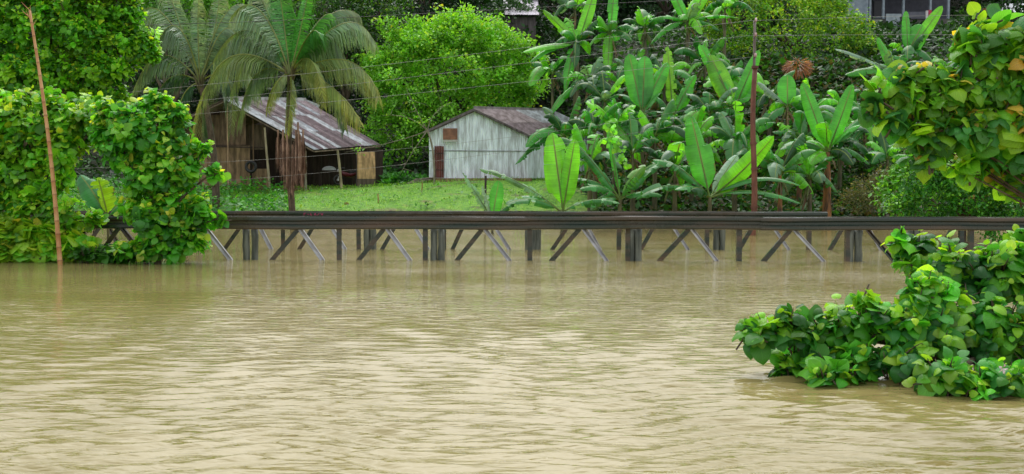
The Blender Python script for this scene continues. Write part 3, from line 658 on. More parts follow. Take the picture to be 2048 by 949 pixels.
def front_banana(px, pyc, D, label, lv, auto=0, **kw):
    c = P(px, pyc, D); b = np.array([c[0], D, min(float(ground_z(c[0], D)), c[2] - .5)]); return banana(b, c, label, auto, leaves_=lv, **kw)
front_banana(1240, 400, 46.5, 'banana plant with a thin climber-wrapped leaf, just behind the railing in midstream', [
    (1148, 285, .5, .10, .5, .7, .3, GG), (1215, 255, .3, .0, .28, .9, .1, BG, FC), (1325, 392, -.4, .30, .55, .5, .3, GG), (1160, 380, -.6, .38, .55, .8, .2, GG), (1330, 320, 1, .15, .5, .7, .2, GG),
    (1120, 365, .8, .35, .5, .6, -.2, GG), (1290, 330, .6, .2, .5, .4, .1, (.10, .27, .02)), (1180, 415, -.8, .3, .5, .7, .2, GG)], auto=2, L=(1.2, 1.8))
front_banana(1420, 395, 45.5, 'banana plant with one tall upright leaf and one broad leaf slanting across the pole', [
    (1382, 232, .3, .02, .95, .35, .05, BG, FC), (1548, 272, -.4, -.10, .66, .05, .1, LG, (.5, -1, .2)), (1602, 372, -.3, .30, .5, .2, .3, GG), (1602, 408, -.9, .22, .45, .25, .2, GG),
    (1475, 310, .8, .05, .5, .2, .6, (.25, .4, .3), (.4, -1, .3)), (1305, 320, .6, .28, .6, .7, .2, GG), (1270, 400, -.3, .35, .5, .85, .2, GG), (1350, 380, -.9, .3, .5, .6, .3, GG)], auto=1, L=(1.3, 1.7))
front_banana(1125, 425, 45, 'banana plant with two tall upright yellow-green leaves before the tin shed corner', [
    (1105, 265, .2, .0, .95, .3, .05, LG, FC), (1150, 278, -.2, .02, .62, .1, .2, LG, FC), (958, 338, -.4, .15, .42, .95, .2, (.12, .26, .12)), (1240, 408, -.5, .28, .5, .9, .2, GG), (1010, 410, -.8, .3, .5, .8, .2, GG), (1170, 435, -.8, .25, .4, .8, .2, GG)])
front_banana(985, 440, 44.5, 'small tattered banana shoot poking over the railing before the tin shed', [
    (998, 362, .1, 0, .5, .1, .0, BG, FC), (925, 345, .2, .03, .3, 1, .4, (.14, .3, .16)), (965, 372, 0, .05, .3, .9, .2, (.2, .33, .25)), (1040, 400, .2, .2, .35, .8, .2, GG)], r=.07)
front_banana(215, 435, 33, 'banana shoot with one torn yellow-green leaf seen through the gap in the bushes', [
    (196, 355, 0, .02, .62, .75, .0, (.24, .46, .02), FC), (160, 350, .5, .1, .6, .2, .3, (.04, .2, .06)), (250, 400, .5, .2, .4, .6, .3, GG)], r=.06)
front_banana(1655, 305, 50.5, 'banana plant with an orange-brown dry stem and a paddle leaf slanting skyward', [
    (1605, 165, .3, .02, .62, .1, .1, BG, FC), (1705, 168, -.2, -.05, .6, .1, .4, BG, (.4, -1, .5)), (1560, 300, -.4, .35, .6, .8, .2, GG), (1760, 215, .3, .2, .6, .3, .2, GG), (1722, 250, -.5, .3, .5, .2, .2, BG), (1620, 330, -.8, .3, .55, .1, .2, LG),
    (1740, 330, .4, .4, .5, .8, .2, GG)], auto=3, stem='drystem', L=(1.3, 2.0), r=.2)
front_banana(1575, 215, 55, 'banana plant whose short square-topped leaf stands right of the utility pole', [
    (1575, 150, .2, 0, .8, .05, 0, BG, FC), (1515, 165, .2, .1, .5, .9, .2, (.2, .3, .24)), (1640, 190, .2, .3, .5, .7, .3, GG), (1520, 260, -.3, .35, .6, .6, .2, GG)], auto=3, L=(1.3, 1.9))
front_banana(1470, 215, 56, 'banana plant with a broad lit leaf beside the middle of the utility pole', [
    (1420, 110, .3, .0, .85, .05, .1, (.13, .38, .02), FC), (1518, 100, -.2, -.02, .55, .05, .2, BG, FC), (1505, 150, .2, .02, .8, .1, .5, BG, FC), (1398, 88, .4, .03, .6, .5, .2, BG, FC), (1350, 250, 0, .35, .6, .7, .2, GG), (1400, 270, -.4, .3, .6, .6, .1, GG)], auto=3, L=(1.4, 2.0))
front_banana(1285, 230, 56, 'banana plant with two round-shouldered leaves side by side in mid bank', [
    (1258, 108, .3, .05, .8, .1, .1, BG, FC), (1290, 112, .1, .03, .85, .1, .2, (.05, .26, .04), FC), (1335, 125, .3, .1, .7, .2, .3, BG, FC), (1225, 245, -.2, .4, .6, .7, .2, GG), (1360, 240, -.3, .3, .6, .6, .2, GG)], auto=3, L=(1.4, 2.0))
front_banana(1345, 235, 58, 'banana plant with a yellowing torn upright leaf beside the round-shouldered pair', [
    (1335, 92, .3, .05, .6, .7, .2, (.14, .36, .02), FC), (1392, 150, .2, .1, .7, .6, .2, BG, FC), (1400, 250, -.3, .35, .6, .8, .2, GG)], auto=4, L=(1.4, 2.0))
auto_b = [
 (1155, 90, 64, 'tall banana plant at the hill edge whose long leaf reaches towards the round tree', [(1045, 105, -.3, .12, .55, .1, .2, LG), (1085, 20, .2, .05, .5, .5, .2, (.12, .36, .02), FC), (1060, 125, -.2, .25, .45, .1, .2, BG), (1190, -20, .2, .0, .6, .1, .1, LG, FC), (1130, 190, -.4, .4, .6, .5, .2, BG)], 4, 'stem'),
 (1220, 70, 66, 'tall upper banana plant with a pale bare stem and leaves hanging close', [(1230, -40, .2, 0, .6, .3, .1, BG, FC), (1215, 165, -.5, .5, .6, .3, .1, LG), (1160, 40, .3, .2, .6, .4, .2, BG)], 5, 'stem'),
 (1375, 45, 67, 'upper banana plant spreading leaves flat near the top of the frame', [(1300, 40, -.2, .25, .45, .6, .2, BG), (1340, -30, .2, 0, .6, .2, .1, BG, FC), (1420, -30, .2, 0, .6, .2, .1, LG, FC), (1480, 38, -.2, .2, .4, .8, .2, BG), (1440, 62, -.5, .3, .45, .6, .2, GG), (1300, 90, -.2, .35, .5, .7, .2, BG)], 3, 'stem'),
 (1290, 60, 70, 'upper banana plant half hidden between two taller ones', [], 7, 'stem'),
 (1180, 170, 61, 'banana plant with arching ragged leaves directly above the tin roof', [(1100, 230, -.3, .45, .6, .6, .2, BG), (1245, 230, -.3, .4, .6, .7, .2, BG)], 6, 'stem'),
 (1130, 275, 57, 'tattered grey-green banana plant overlapping the tin shed corner', [(1085, 215, .2, .3, .6, .9, .3, (.1, .22, .12)), (1050, 305, -.3, .35, .6, 1, .2, GG), (1190, 215, .2, .3, .6, .9, .2, (.1, .22, .12)), (1030, 330, -.3, .3, .55, 1, .3, GG)], 5, 'stem'),
 (1230, 255, 54, 'dark banana plant with flat glossy leaves behind the climber-wrapped one', [], 7, 'stem'),
 (1310, 275, 52, 'dark banana plant with drooping glossy leaves in the middle of the bank', [], 7, 'stem'),
 (1385, 290, 53, 'dark banana plant between the tall upright leaf and the pole', [], 7, 'stem'),
 (1470, 290, 50, 'glossy banana plant just in front of the utility pole base side', [(1440, 225, .2, .3, .6, .6, .3, (.1, .24, .12)), (1550, 245, -.2, .3, .6, .7, .2, GG)], 5, 'stem'),
 (1600, 285, 54, 'banana plant with fern-like torn leaf beside the orange-brown stem', [(1545, 265, .2, .35, .5, .9, .2, GG), (1570, 310, -.2, .3, .5, 1, .2, GG)], 4, 'drystem'),
 (1730, 260, 57, 'banana plant with thin glossy leaves behind the big yellow-green leaves', [(1700, 300, -.3, .4, .4, .6, .2, GG), (1800, 300, -.3, .3, .35, .2, .2, BG)], 6, 'stem'),
 (1790, 150, 62, 'banana plant on the slope with a pale torn leaf pointing at the pole', [(1668, 98, -.2, .12, .5, .8, .3, (.2, .32, .24)), (1690, 150, -.3, .2, .6, .3, .2, BG), (1755, 75, .2, .05, .4, .2, .3, BG)], 4, 'stem'),
 (1815, 110, 66, 'banana plant just below the grey hillside house with broad upright leaves', [(1812, 22, .2, .0, .5, .3, .1, BG, FC), (1845, 50, .2, .05, 1.0, .05, .1, BG, FC), (1885, 12, .2, .0, .6, .05, .0, LG, FC)], 3, 'stem'),
 (1875, 170, 60, 'shaded banana plant low behind the orange-tipped branches', [], 6, 'stem'),
 (1560, 350, 48.5, 'low banana plant with a short orange stem near the pole foot', [], 5, 'drystem'),
 (1180, 330, 49.5, 'low dark banana plant between the shed wall and the climber-wrapped leaf', [], 6, 'stem'),
]
more = [(1105, 150, 66, 'banana plant low between the round bright tree and the tall hill-edge banana'), (1260, 150, 63, 'banana plant directly over the two round-shouldered leaves'),
 (1330, 160, 64, 'banana plant behind the yellowing torn upright leaf'), (1410, 130, 66, 'banana plant on the slope just under the topmost flat-spreading one'), (1455, 170, 62, 'banana plant behind the broad lit leaf left of the pole'),
 (1210, 205, 58, 'banana plant over the tin roof end, lower than the ragged arching one'), (1540, 200, 60, 'banana plant close to the right of the pole shaft, behind the square-topped leaf'),
 (1620, 235, 56, 'banana plant just left of the skyward paddle leaf'), (1690, 225, 60, 'banana plant in the shade under the withered rust-brown leaf ball'), (1265, 310, 50, 'low glossy banana plant behind the climbing vine'),
 (1350, 340, 49, 'low glossy banana plant left of the tall upright leaf'), (1510, 330, 49.5, 'low glossy banana plant at the pole foot'), (1620, 360, 50, 'low shaded banana plant near the muddy shore'), (1420, 230, 56, 'banana plant with drooping dark leaves under the broad lit leaf'),
 (1190, 265, 54, 'banana plant low beside the tin shed side wall'), (1680, 290, 55, 'shaded banana plant behind the orange-brown stem'), (1775, 320, 54, 'dark banana plant behind the climber bush'), (1150, 20, 68, 'banana plant cut off by the top of the frame over the long reaching leaf'), (1450, 20, 70, 'banana plant near the top of the frame, left of the pole tip')]
auto_b += [(a, b, c, d, [], 5, 'stem') for a, b, c, d in more]
for px, py, D, lab, lv, na, st in auto_b:
    front_banana(px, py, D, lab, lv, auto=na + 4, stem=st, L=(1.5, 2.5))
# climber leaves on the thin upright banana leaf
mb = MB(); tz = np.linspace(0, 1, 60); base_ = P(1252, 330, 46.1); tip_ = P(1214, 245, 46.1)
pos = base_ + (tip_ - base_)*tz[:, None] + rng.normal(size=(60, 3))*[.13, .1, .08]
leaves(mb, 'mid', pos, rng.normal(size=(60, 3))*[.8, .4, .3] + [0, -.2, -.5], rng.normal(size=(60, 3))*.3 + [0, -1, .6], rng.uniform(.12, .24, 60), jitter_col((.16, .48, .03), 60), 1.2)
mb.tube(bez(base_ - [0, 0, 1.5], base_ + [.1, 0, .3], tip_, 8), .015, 4, C=(.1, .2, .03))
tag(mb.build('climbing_vine', M['leaf'], smooth=True), 'bright green vine climbing the thin banana leaf over the middle of the railing', 'vine')

# ------------------------------------------------------------------ coconut palms
def frond(base, ctrl, tip, ll, col, mat='frond', nl=125, hang=1.6, wid=.04):
    n = 34; c = bez(base, ctrl, tip, n); t = nrm(np.gradient(c, axis=0)); mb = MB()
    s = nrm(np.cross(t, np.array([0, -.25, 1.0])) + 1e-6); u = np.linspace(0, 1, n)
    for sd_ in (-1, 1):
        f = np.linspace(.14, .995, nl); f = np.clip(f + rng.normal(0, .003, nl), .12, 1)
        B = np.stack([np.interp(f, u, c[:, k]) for k in range(3)], 1); T = nrm(np.stack([np.interp(f, u, t[:, k]) for k in range(3)], 1)); S = nrm(np.stack([np.interp(f, u, s[:, k]) for k in range(3)], 1))
        ln = ll*1.5*np.interp(f, [.12, .3, .6, .85, 1], [.55, .95, 1, .75, .4])*rng.uniform(.85, 1.1, nl)
        hg = hang*rng.uniform(.7, 1.3, nl)[:, None]
        d1 = nrm(S*sd_*.75 + T*.6 + np.array([0, 0, .1]) - np.array([0, 0, 1])*hg*.5); d2 = nrm(d1*.45 + T*.12 + np.array([0, 0, -1.0])*hg + rng.normal(size=(nl, 3))*.1)
        p1 = B + d1*(ln*.42)[:, None]; p2 = p1 + d2*(ln*.58)[:, None]; wv = nrm(np.cross(d1, T + .01))
        wv = nrm(T*.8 + wv*.4) * wid/2
        V = np.stack([B - wv, B + wv, p1 + wv, p1 - wv, p2 + wv*.15, p2 - wv*.15], 1).reshape(-1, 3)
        k = np.arange(nl)[:, None]*6; Q = np.concatenate([k + [0, 1, 2, 3], k + [3, 2, 4, 5]])
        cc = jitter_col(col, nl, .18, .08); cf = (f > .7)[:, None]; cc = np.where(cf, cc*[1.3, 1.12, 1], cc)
        mb.add(V, Q, None, np.repeat(cc, 6, axis=0))
    mb.tube(c, np.linspace(.045, .008, n), 5, C=(.22, .27, .05)); return mb
def palm(label, D, basepx, crownpx, fr, lean=0, rt=.16, dead=()):
    c = P(*crownpx, D); b = P(basepx, 400, D); b = np.array([b[0], D, float(ground_z(b[0], D))])
    root = thing('coconut_palm', b, label, 'palm tree', 'coconut palms before the open shed')
    mb = MB(); zz = bez(b - [0, 0, .5], [b[0] + lean, D, (b[2] + c[2])/2], c, 40)
    mb.tube(zz, [rt*(1.25 - .45*i/39)*(1 + .05*(i % 2)) for i in range(40)], 10); mb.build('trunk', M['bark'], root, smooth=True)
    mb = MB()
    for k in range(14):
        a = rs(0, 6.28); d1 = np.array([math.cos(a), math.sin(a), 0])
        mb.tube([c - [0, 0, .5], c + d1*.16 - [0, 0, .1], c + d1*.3 + [0, 0, .35]], [.07, .06, .02], 5)
    mb.build('crownshaft', M['stem'], root, smooth=True)
    for (tx, ty, dD, mx, my, ll, col) in fr:
        tip = P(tx, ty, D + dD); m_ = P(mx, my, D + dD*.55); ctrl = 2*m_ - .5*(c + tip)
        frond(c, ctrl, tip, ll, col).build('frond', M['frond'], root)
    for (tx, ty, dD, mx, my, ll) in dead:
        c2 = c.copy(); tip = P(tx, ty, D + dD); m_ = P(mx, my, D + dD*.6); st = P(mx, my - 40, D + dD*.4)
        frond(st, m_, tip, ll*1.05, (.9, .62, .5), hang=2.4, nl=60, wid=.055).build('dead_frond', M['dead'], root)
    return root
PG = (.13, .23, .11); PY = (.20, .29, .10); PL = (.19, .32, .16); YY = (.24, .33, .09); PD_ = (.05, .13, .05)
palm('coconut palm whose trunk stands at the closed end of the open shed', 54, 432, (400, 165), [
    (262, 205, -.6, 318, 112, 1.0, PG), (262, 70, .3, 318, 22, 1.05, PL), (292, 150, -.8, 348, 52, 1.0, PG), (397, -10, .3, 396, 70, .6, PL), (490, 130, .5, 452, 58, 1.0, PG), (520, 200, .8, 462, 112, 1.0, PG),
    (462, 270, -.5, 455, 160, .9, PG), (330, -40, 1, 360, 50, .9, PL), (300, 250, .5, 335, 160, .9, PD_), (440, -20, 1.2, 428, 65, .9, PL), (355, 265, -.9, 365, 195, .8, PD_), (540, 90, 1.5, 470, 45, .9, PG), (420, 290, .6, 412, 220, .7, PD_), (505, 20, 1.6, 450, 30, .9, PL)], lean=.1)
palm('coconut palm standing alone before the open shed with brown dead fronds hanging from its trunk', 48, 590, (580, 150), [
    (757, 200, -.3, 695, 122, 1.0, PY), (722, 248, -.9, 655, 168, 1.0, YY), (752, 92, .3, 685, 48, .95, PL), (388, 318, -.6, 445, 125, 1.15, PY), (622, -40, .2, 602, 55, .7, (.08, .34, .04)), (556, -35, .6, 568, 50, .8, (.07, .28, .05)),
    (462, 35, .2, 520, 22, 1.0, PL), (428, 120, .8, 500, 62, 1.0, PG), (668, 30, .7, 632, 50, .85, (.1, .35, .04)), (574, 268, -1.3, 582, 190, .5, YY), (648, 215, -1.4, 622, 122, .7, YY), (478, 250, .8, 512, 150, .95, PG), (718, 30, 1, 650, 38, .9, PG),
    (462, 185, 1.2, 515, 95, 1.0, PG), (510, -30, 1.0, 545, 50, .9, PL), (690, 260, 1, 650, 150, .9, PD_), (536, 225, -1.2, 555, 165, .5, YY), (640, 75, -1, 618, 70, .75, (.06, .26, .05)), (700, 150, .9, 655, 80, .9, PG)], lean=-.35, rt=.13,
    dead=[(566, 350, -.5, 566, 300, .5), (604, 372, -.45, 600, 310, .5), (582, 385, -.7, 585, 330, .55), (556, 335, .2, 556, 300, .4), (610, 345, .2, 606, 300, .4), (572, 375, -.6, 574, 310, .5), (598, 340, -.7, 596, 285, .5), (590, 365, -.8, 592, 300, .5)])

# ------------------------------------------------------------------ open shed (corner view of a gabled roof)
def gz(p): return float(ground_z(p[0], p[1]))
def down(p, z=None): q = np.array(p, float); q[2] = gz(q) if z is None else z; return q
def sheet(mb, A, B, C_, D_, nc, nr, colf, amp=.02, pitch_=.14, lift=.012):
    """corrugated roof: A-B ridge, D_-C_ eave; corrugation runs down the slope; nc x nr separate sheets"""
    A, B, C_, D_ = [np.asarray(p, float) for p in (A, B, C_, D_)]
    nv = nrm(np.cross(B - A, D_ - A)); nv = nv if nv[2] > 0 else -nv
    wlen = np.linalg.norm(B - A)
    for i in range(nc):
        for j in range(nr):
            u0, u1 = i/nc, (i + 1.06)/nc; v0, v1 = max(0, (j - .06)/nr), (j + 1)/nr; u1 = min(u1, 1.0)
            k = max(8, int(wlen/nc/pitch_*6)); us = np.linspace(u0, u1, k); off = lift*((i + j) % 2) + (nr - j)*.008; tw = rs(-.012, .012)
            rows = []
            for layer in (0, -.006):
                for v in (v0, v1):
                    for u in us:
                        p = (A + (B - A)*u)*(1 - v) + (D_ + (C_ - D_)*u)*v
                        rows.append(p + nv*(amp*math.sin(u*wlen/pitch_*2*math.pi) + off + layer + tw*(v - v0)*nr))
            Q = [[q, q + 1, k + q + 1, k + q] for q in range(k - 1)] + [[2*k + q, 3*k + q, 3*k + q + 1, 2*k + q + 1] for q in range(k - 1)] + [[k + q, k + q + 1, 3*k + q + 1, 3*k + q] for q in range(k - 1)]
            mb.add(rows, Q, None, colf(i, j))
A = P(448, 200, 60); B = P(612, 203, 65.5); Ce = P(760, 290, 64.5); E = P(628, 300, 60)
root = thing('open_shed', down((A + Ce)/2), 'open-sided timber shed with a sagging patched tin roof behind the palms', 'shed')
RC = [(.22, .155, .17), (.19, .13, .145), (.26, .20, .22), (.15, .11, .12)]; LC = [(.55, .58, .62), (.42, .45, .5)]
pale = {(0,0),(0,1),(0,2),(1,0),(1,1),(3,1),(5,1),(6,1),(8,0),(9,0),(12,0),(11,2),(12,2),(5,2),(2,2),(10,1)}
mb = MB(); sheet(mb, A, B, Ce, E, 15, 3, lambda i, j: random.choice(LC) if (i, j) in pale else np.array(random.choice(RC))*rs(.85, 1.15)); mb.build('roof', M['tin'], root, smooth=False)
Lw = P(262, 285, 59); Lb = Lw + (B - A)
mb = MB(); sheet(mb, B, A, Lw, Lb, 6, 3, lambda i, j: random.choice(RC)); mb.build('roof', M['tin'], root)
mb = MB(); mb.bar(A + [0, 0, .03], B + [0, 0, .05], .3, .05, C=(.5, .5, .52)); mb.bar(B - [.3, 0, -.1], B + [.75, .2, -.32], .25, .03, C=(.55, .6, .64)); mb.build('ridge_cap', M['tin'], root)
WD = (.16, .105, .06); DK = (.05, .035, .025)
mb = MB()   # rafters and eave beams
for a_, b_ in ((A, E), (A, Lw), (E, Ce), (B, Ce)): 
    o_ = np.array([0, .06, -.1]); mb.bar(a_ + o_, b_ + o_, .07, .09, C=(.2, .16, .12))
for k in range(1, 7):
    f = k/7; mb.bar(A + (B - A)*f + [0, 0, -.1], E + (Ce - E)*f + [0, 0, -.1], .05, .07, C=DK)
mb.build('rafters', M['wood'], root)
fl = 59.9
def postb(px, D, topz, wd=.11, lean=0, c=(.34, .30, .2)):
    g = P(px, 378, D); z0 = gz(g) - .1; m_ = MB(); p0 = np.array([g[0], D, z0]); p1 = np.array([g[0] + lean, D, topz]); mid = (p0 + p1)/2 + [rs(-.04, .04), 0, 0]
    m_.tube(bez(p0, mid, p1, 6), [wd*.6, wd*.55, wd*.5, wd*.5, wd*.45, wd*.42], 7, C=c); m_.build('post', M['wood'], root, smooth=True)
def roofz(px, D):
    x = P(px, 300, D)[0]; f = (x - A[0])/(E[0] - A[0]); return A[2] + (E[2] - A[2])*min(max(f, -1), 1) - .12
postb(541, 60.1, roofz(541, 60.1), .13, -.28, (.42, .38, .27)); postb(612, 60.1, E[2] - .05, .12, 0, (.3, .3, .24)); postb(683, 61.4, E[2] + .0, .15, -.2, (.5, .46, .3)); postb(457, 60.1, roofz(457, 60.1), .08, 0, (.5, .36, .24)); postb(508, 60.3, roofz(508, 60.3), .07, 0, WD)
postb(714, 62.4, E[2] + .1, .12, 0, (.12, .1, .1)); postb(380, 60, roofz(380, 60) - 1.2, .12, 0, WD)
def wallq(px0, py0, px1, py1, D0, D1, c, name='wall_panel', th=.03, mat='wood'):
    a_ = P(px0, py1, D0); b_ = P(px1, py1, D1); c_ = P(px1, py0, D1); d_ = P(px0, py0, D0)
    m_ = MB(); n_ = max(2, int(abs(px1 - px0)/9)); 
    for i in range(n_):
        f0, f1 = i/n_, (i + .97)/n_; v = rs(.85, 1.12)
        m_.quad(a_ + (b_ - a_)*f0, a_ + (b_ - a_)*f1, d_ + (c_ - d_)*f1, d_ + (c_ - d_)*f0, C=np.array(c)*v, th=th)
    return m_.build(name, M[mat], root)
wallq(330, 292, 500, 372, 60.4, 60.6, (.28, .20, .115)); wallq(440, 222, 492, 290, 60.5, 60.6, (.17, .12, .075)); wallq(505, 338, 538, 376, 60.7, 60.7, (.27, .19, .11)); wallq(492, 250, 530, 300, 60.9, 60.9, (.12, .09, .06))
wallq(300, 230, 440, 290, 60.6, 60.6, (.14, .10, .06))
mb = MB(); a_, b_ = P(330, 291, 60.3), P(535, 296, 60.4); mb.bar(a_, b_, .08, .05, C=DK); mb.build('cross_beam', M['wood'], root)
# back wall coloured dark to carry the shade inside
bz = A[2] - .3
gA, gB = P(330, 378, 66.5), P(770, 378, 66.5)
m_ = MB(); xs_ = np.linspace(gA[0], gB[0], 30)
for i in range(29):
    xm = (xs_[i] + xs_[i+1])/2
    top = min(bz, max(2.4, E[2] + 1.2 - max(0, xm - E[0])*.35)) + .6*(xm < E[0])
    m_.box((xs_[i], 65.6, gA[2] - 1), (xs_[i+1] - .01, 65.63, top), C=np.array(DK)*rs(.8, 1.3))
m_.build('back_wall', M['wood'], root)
m_ = MB(); m_.box((P(330, 378, 62)[0], 60.6, gz(E) - .3), (P(752, 378, 64)[0], 65.6, gz(E) + .12), C=(.16, .10, .07)); m_.build('earth_floor', M['wood'], root)
# woven panel at the far end under the eave
a_ = P(715, 358, 62.2); b_ = P(751, 358, 63.2); c_ = P(750, 304, 63.2); d_ = P(715, 304, 62.2)
m_ = MB()
for i in range(9):
    for j in range(13):
        q = lambda u, v: (a_ + (b_ - a_)*u)*(1 - v) + (d_ + (c_ - d_)*u)*v
        m_.quad(q(i/9, j/13), q((i + 1)/9, j/13), q((i + 1)/9, (j + 1)/13), q(i/9, (j + 1)/13), C=np.array((.62, .42, .23))*rs(.85, 1.1), th=.03)
m_.build('woven_panel', M['wood'], root)
m_ = MB(); m_.quad(a_ - [0, 0, .6], b_ - [0, 0, .6], b_, a_, C=(.13, .1, .08), th=.04); m_.build('wall_panel', M['wood'], root)

# things in the shed
def torus(mb, c, R0, r, ax, n=20, k=8, C=None):
    ax = nrm(ax); e1 = nrm(np.cross(ax, [0.01, .02, 1])); e2 = np.cross(ax, e1); V = []
    for i in range(n):
        a = 2*math.pi*i/n; d = math.cos(a)*e1 + math.sin(a)*e2
        for j in range(k): b = 2*math.pi*j/k; V.append(c + d*(R0 + r*math.cos(b)) + ax*r*math.sin(b))
    Q = [[i*k + j, i*k + (j+1) % k, ((i+1) % n)*k + (j+1) % k, ((i+1) % n)*k + j] for i in range(n) for j in range(k)]; mb.add(V, Q, C=C)
c0 = P(502, 334, 60.2); mb = MB(); torus(mb, c0, .27, .085, (.1, 1, 0)); tag(mb.build('tyre', M['rubber'], smooth=True), 'black tyre hung on the brown wall boards of the open shed', 'tyre')
bx0 = P(690, 372, 62.6); g0 = gz(bx0) + .16
root = thing('motorbike', (bx0[0], bx0[1], g0), 'dark red motorbike with a small headlamp parked inside the open shed', 'motorbike')
def bp(x, y, z): return np.array([bx0[0] + x, bx0[1] + y, g0 + z])
for x in (-.35, .75):
    mb = MB(); torus(mb, bp(x, x*.9, .3), .25, .05, (.9, -1, 0), C=(1, 1, 1)); w_ = mb.build('wheel', M['rubber'], root, smooth=True)
    mb = MB(); mb.tube([bp(x-.03, x*.9+.03, .3), bp(x+.03, x*.9-.03, .3)], .06, 8, C=(.5, .5, .5)); mb.build('hub', M['paint'], w_)
mb = MB(); mb.tube([bp(-.2, -.2, .75), bp(0, 0, .62), bp(.25, .22, .55), bp(.6, .55, .68), bp(.95, .85, .75)], [.09, .14, .13, .12, .05], 8, C=(.10, .008, .018)); mb.build('body', M['paint'], root, smooth=True)
mb = MB(); mb.tube([bp(.2, .18, .72), bp(.5, .45, .78), bp(.85, .76, .84)], [.06, .1, .07], 8); mb.build('saddle', M['rubber'], root, smooth=True)
mb = MB(); mb.bar(bp(-.35, -.32, .3), bp(-.2, -.18, .95), .05, C=(.4, .4, .4)); mb.bar(bp(-.5, .05, .98), bp(.05, -.42, .98), .035, C=(.1, .1, .1)); mb.build('fork', M['paint'], root)
mb = MB(); mb.tube([bp(-.26, -.26, .84), bp(-.33, -.33, .84)], [.08, .085], 10, C=(.9, .9, .9)); mb.build('headlamp', M['paint'], root, smooth=True)
root = thing('wash_table', P(658, 372, 63), 'low dark table with a pale curved basin upturned on it, inside the open shed', 'table')
tp = P(658, 341, 63)
mb = MB(); mb.box((tp[0] - .6, 62.7, tp[2] - .06), (tp[0] + .6, 63.3, tp[2]), C=DK); mb.build('table_top', M['wood'], root)
for sx in (-.52, .52):
    for sy in (62.76, 63.24): mb = MB(); mb.box((tp[0] + sx - .04, sy - .04, gz(tp)), (tp[0] + sx + .04, sy + .04, tp[2] - .063), C=DK); mb.build('leg', M['wood'], root)
mb = MB(); n = 16; V = []
for i in range(5):
    a = i/4*math.pi/2
    for j in range(n): b = 2*math.pi*j/n; V.append([tp[0] + .42*math.cos(a)*math.cos(b) + .02, 62.95 + .24*math.cos(a)*math.sin(b), tp[2] + .004 + .24*math.sin(a)])
mb.add(V, [[i*n + j, i*n + (j+1) % n, (i+1)*n + (j+1) % n, (i+1)*n + j] for i in range(4) for j in range(n)], C=(.55, .58, .58))
tag(mb.build('upturned_basin', M['paint'], smooth=True), 'pale grey basin lying upside down on the table in the open shed', 'basin')

# ------------------------------------------------------------------ tin shed
wl = P(858, 262, 62); wr = P(1056, 272, 63.2); ap = P(948, 221, 62.5)
rb = P(1108, 223, 66.5); re_ = P(1205, 268, 66.9); lb = wl + (rb - ap)
gl = gz(P(858, 357, 62)) + .0
zb = P(900, 357, 62)[2]
root = thing('tin_shed', (*((wl + wr)/2)[:2], zb), 'pale blue-grey corrugated tin shed with a rusty door at one end', 'shed')
def corr_wall(name, p0, p1, ztop, zbot, c, mat='tinwall', amp=.014, pt=.11):
    """vertical corrugated cladding from p0 to p1; ztop(f) gives the top"""
    p0 = np.array(p0, float); p1 = np.array(p1, float); Lw_ = np.linalg.norm((p1 - p0)[:2]); k = int(Lw_/pt*6); d = (p1 - p0)/Lw_; nv = np.array([d[1], -d[0], 0]); V = []; cc = []
    sh = {}
    for lay in (0, .008):
        for r in range(3):
            for i in range(k + 1):
                f = i/k; zt = ztop(f); zm = min(zt - .01, zbot + 1.55); z = (zbot, zm, zt)[r]
                q = p0 + (p1 - p0)*f; q = np.array([q[0], q[1], z]) + nv*(amp*math.sin(f*Lw_/pt*2*math.pi) - lay); V.append(q)
                s_ = (int(f*Lw_/.75), r > 1); sh.setdefault(s_, rs(.86, 1.1)); cc.append(np.array(c)*sh[s_])
    n1 = k + 1; Q = [[r*n1 + i, r*n1 + i + 1, (r+1)*n1 + i + 1, (r+1)*n1 + i] for r in range(2) for i in range(k)]; Q += [[x + 3*n1 for x in q[::-1]] for q in Q]
    mb = MB(); mb.add(V, Q, None, cc); return mb.build(name, M[mat], root)
TW = (.84, .92, 1.0)
fa = (ap[0] - wl[0])/(wr[0] - wl[0])
gt = lambda f: (wl[2] + (ap[2] - wl[2])*f/fa if f < fa else ap[2] + (wr[2] - ap[2])*(f - fa)/(1 - fa)) - .06
corr_wall('gable_wall', (wl[0], wl[1], 0), (wr[0], wr[1], 0), gt, zb, TW)
corr_wall('side_wall', (wr[0], wr[1], 0), (re_[0] - .4, re_[1], 0), lambda f: wr[2] - .15, zb, TW)
corr_wall('side_wall', (lb[0], lb[1], 0), (wl[0], wl[1], 0), lambda f: wl[2] - .05, zb - .3, TW)
corr_wall('back_wall', (re_[0] - .4, re_[1], 0), (lb[0], lb[1], 0), lambda f: wl[2] + .3, zb - .3, TW)
mb = MB(); mb.bar((wl[0], wl[1] - .03, zb + 1.55), (wr[0], wr[1] - .03, zb + 1.55), .05, .02, C=(.35, .38, .4), up=(0, -1, 0)); mb.build('joint_strip', M['tin'], root)
o_ = np.array([0, -.25, .06]); er = nrm(wr - ap)*.35; el_ = nrm(wl - ap)*.35
mb = MB(); sheet(mb, ap + o_, rb, re_ + er*.5, wr + er + o_, 6, 2, lambda i, j: random.choice(LC) if i in (3, 4) and j == 0 or i == 5 else random.choice([(.40, .31, .32), (.34, .27, .29), (.46, .38, .39)])); mb.build('roof', M['tin'], root)
mb = MB(); sheet(mb, rb, ap + o_, wl + el_ + o_, lb + el_, 6, 2, lambda i, j: random.choice(RC)); mb.build('roof', M['tin'], root)
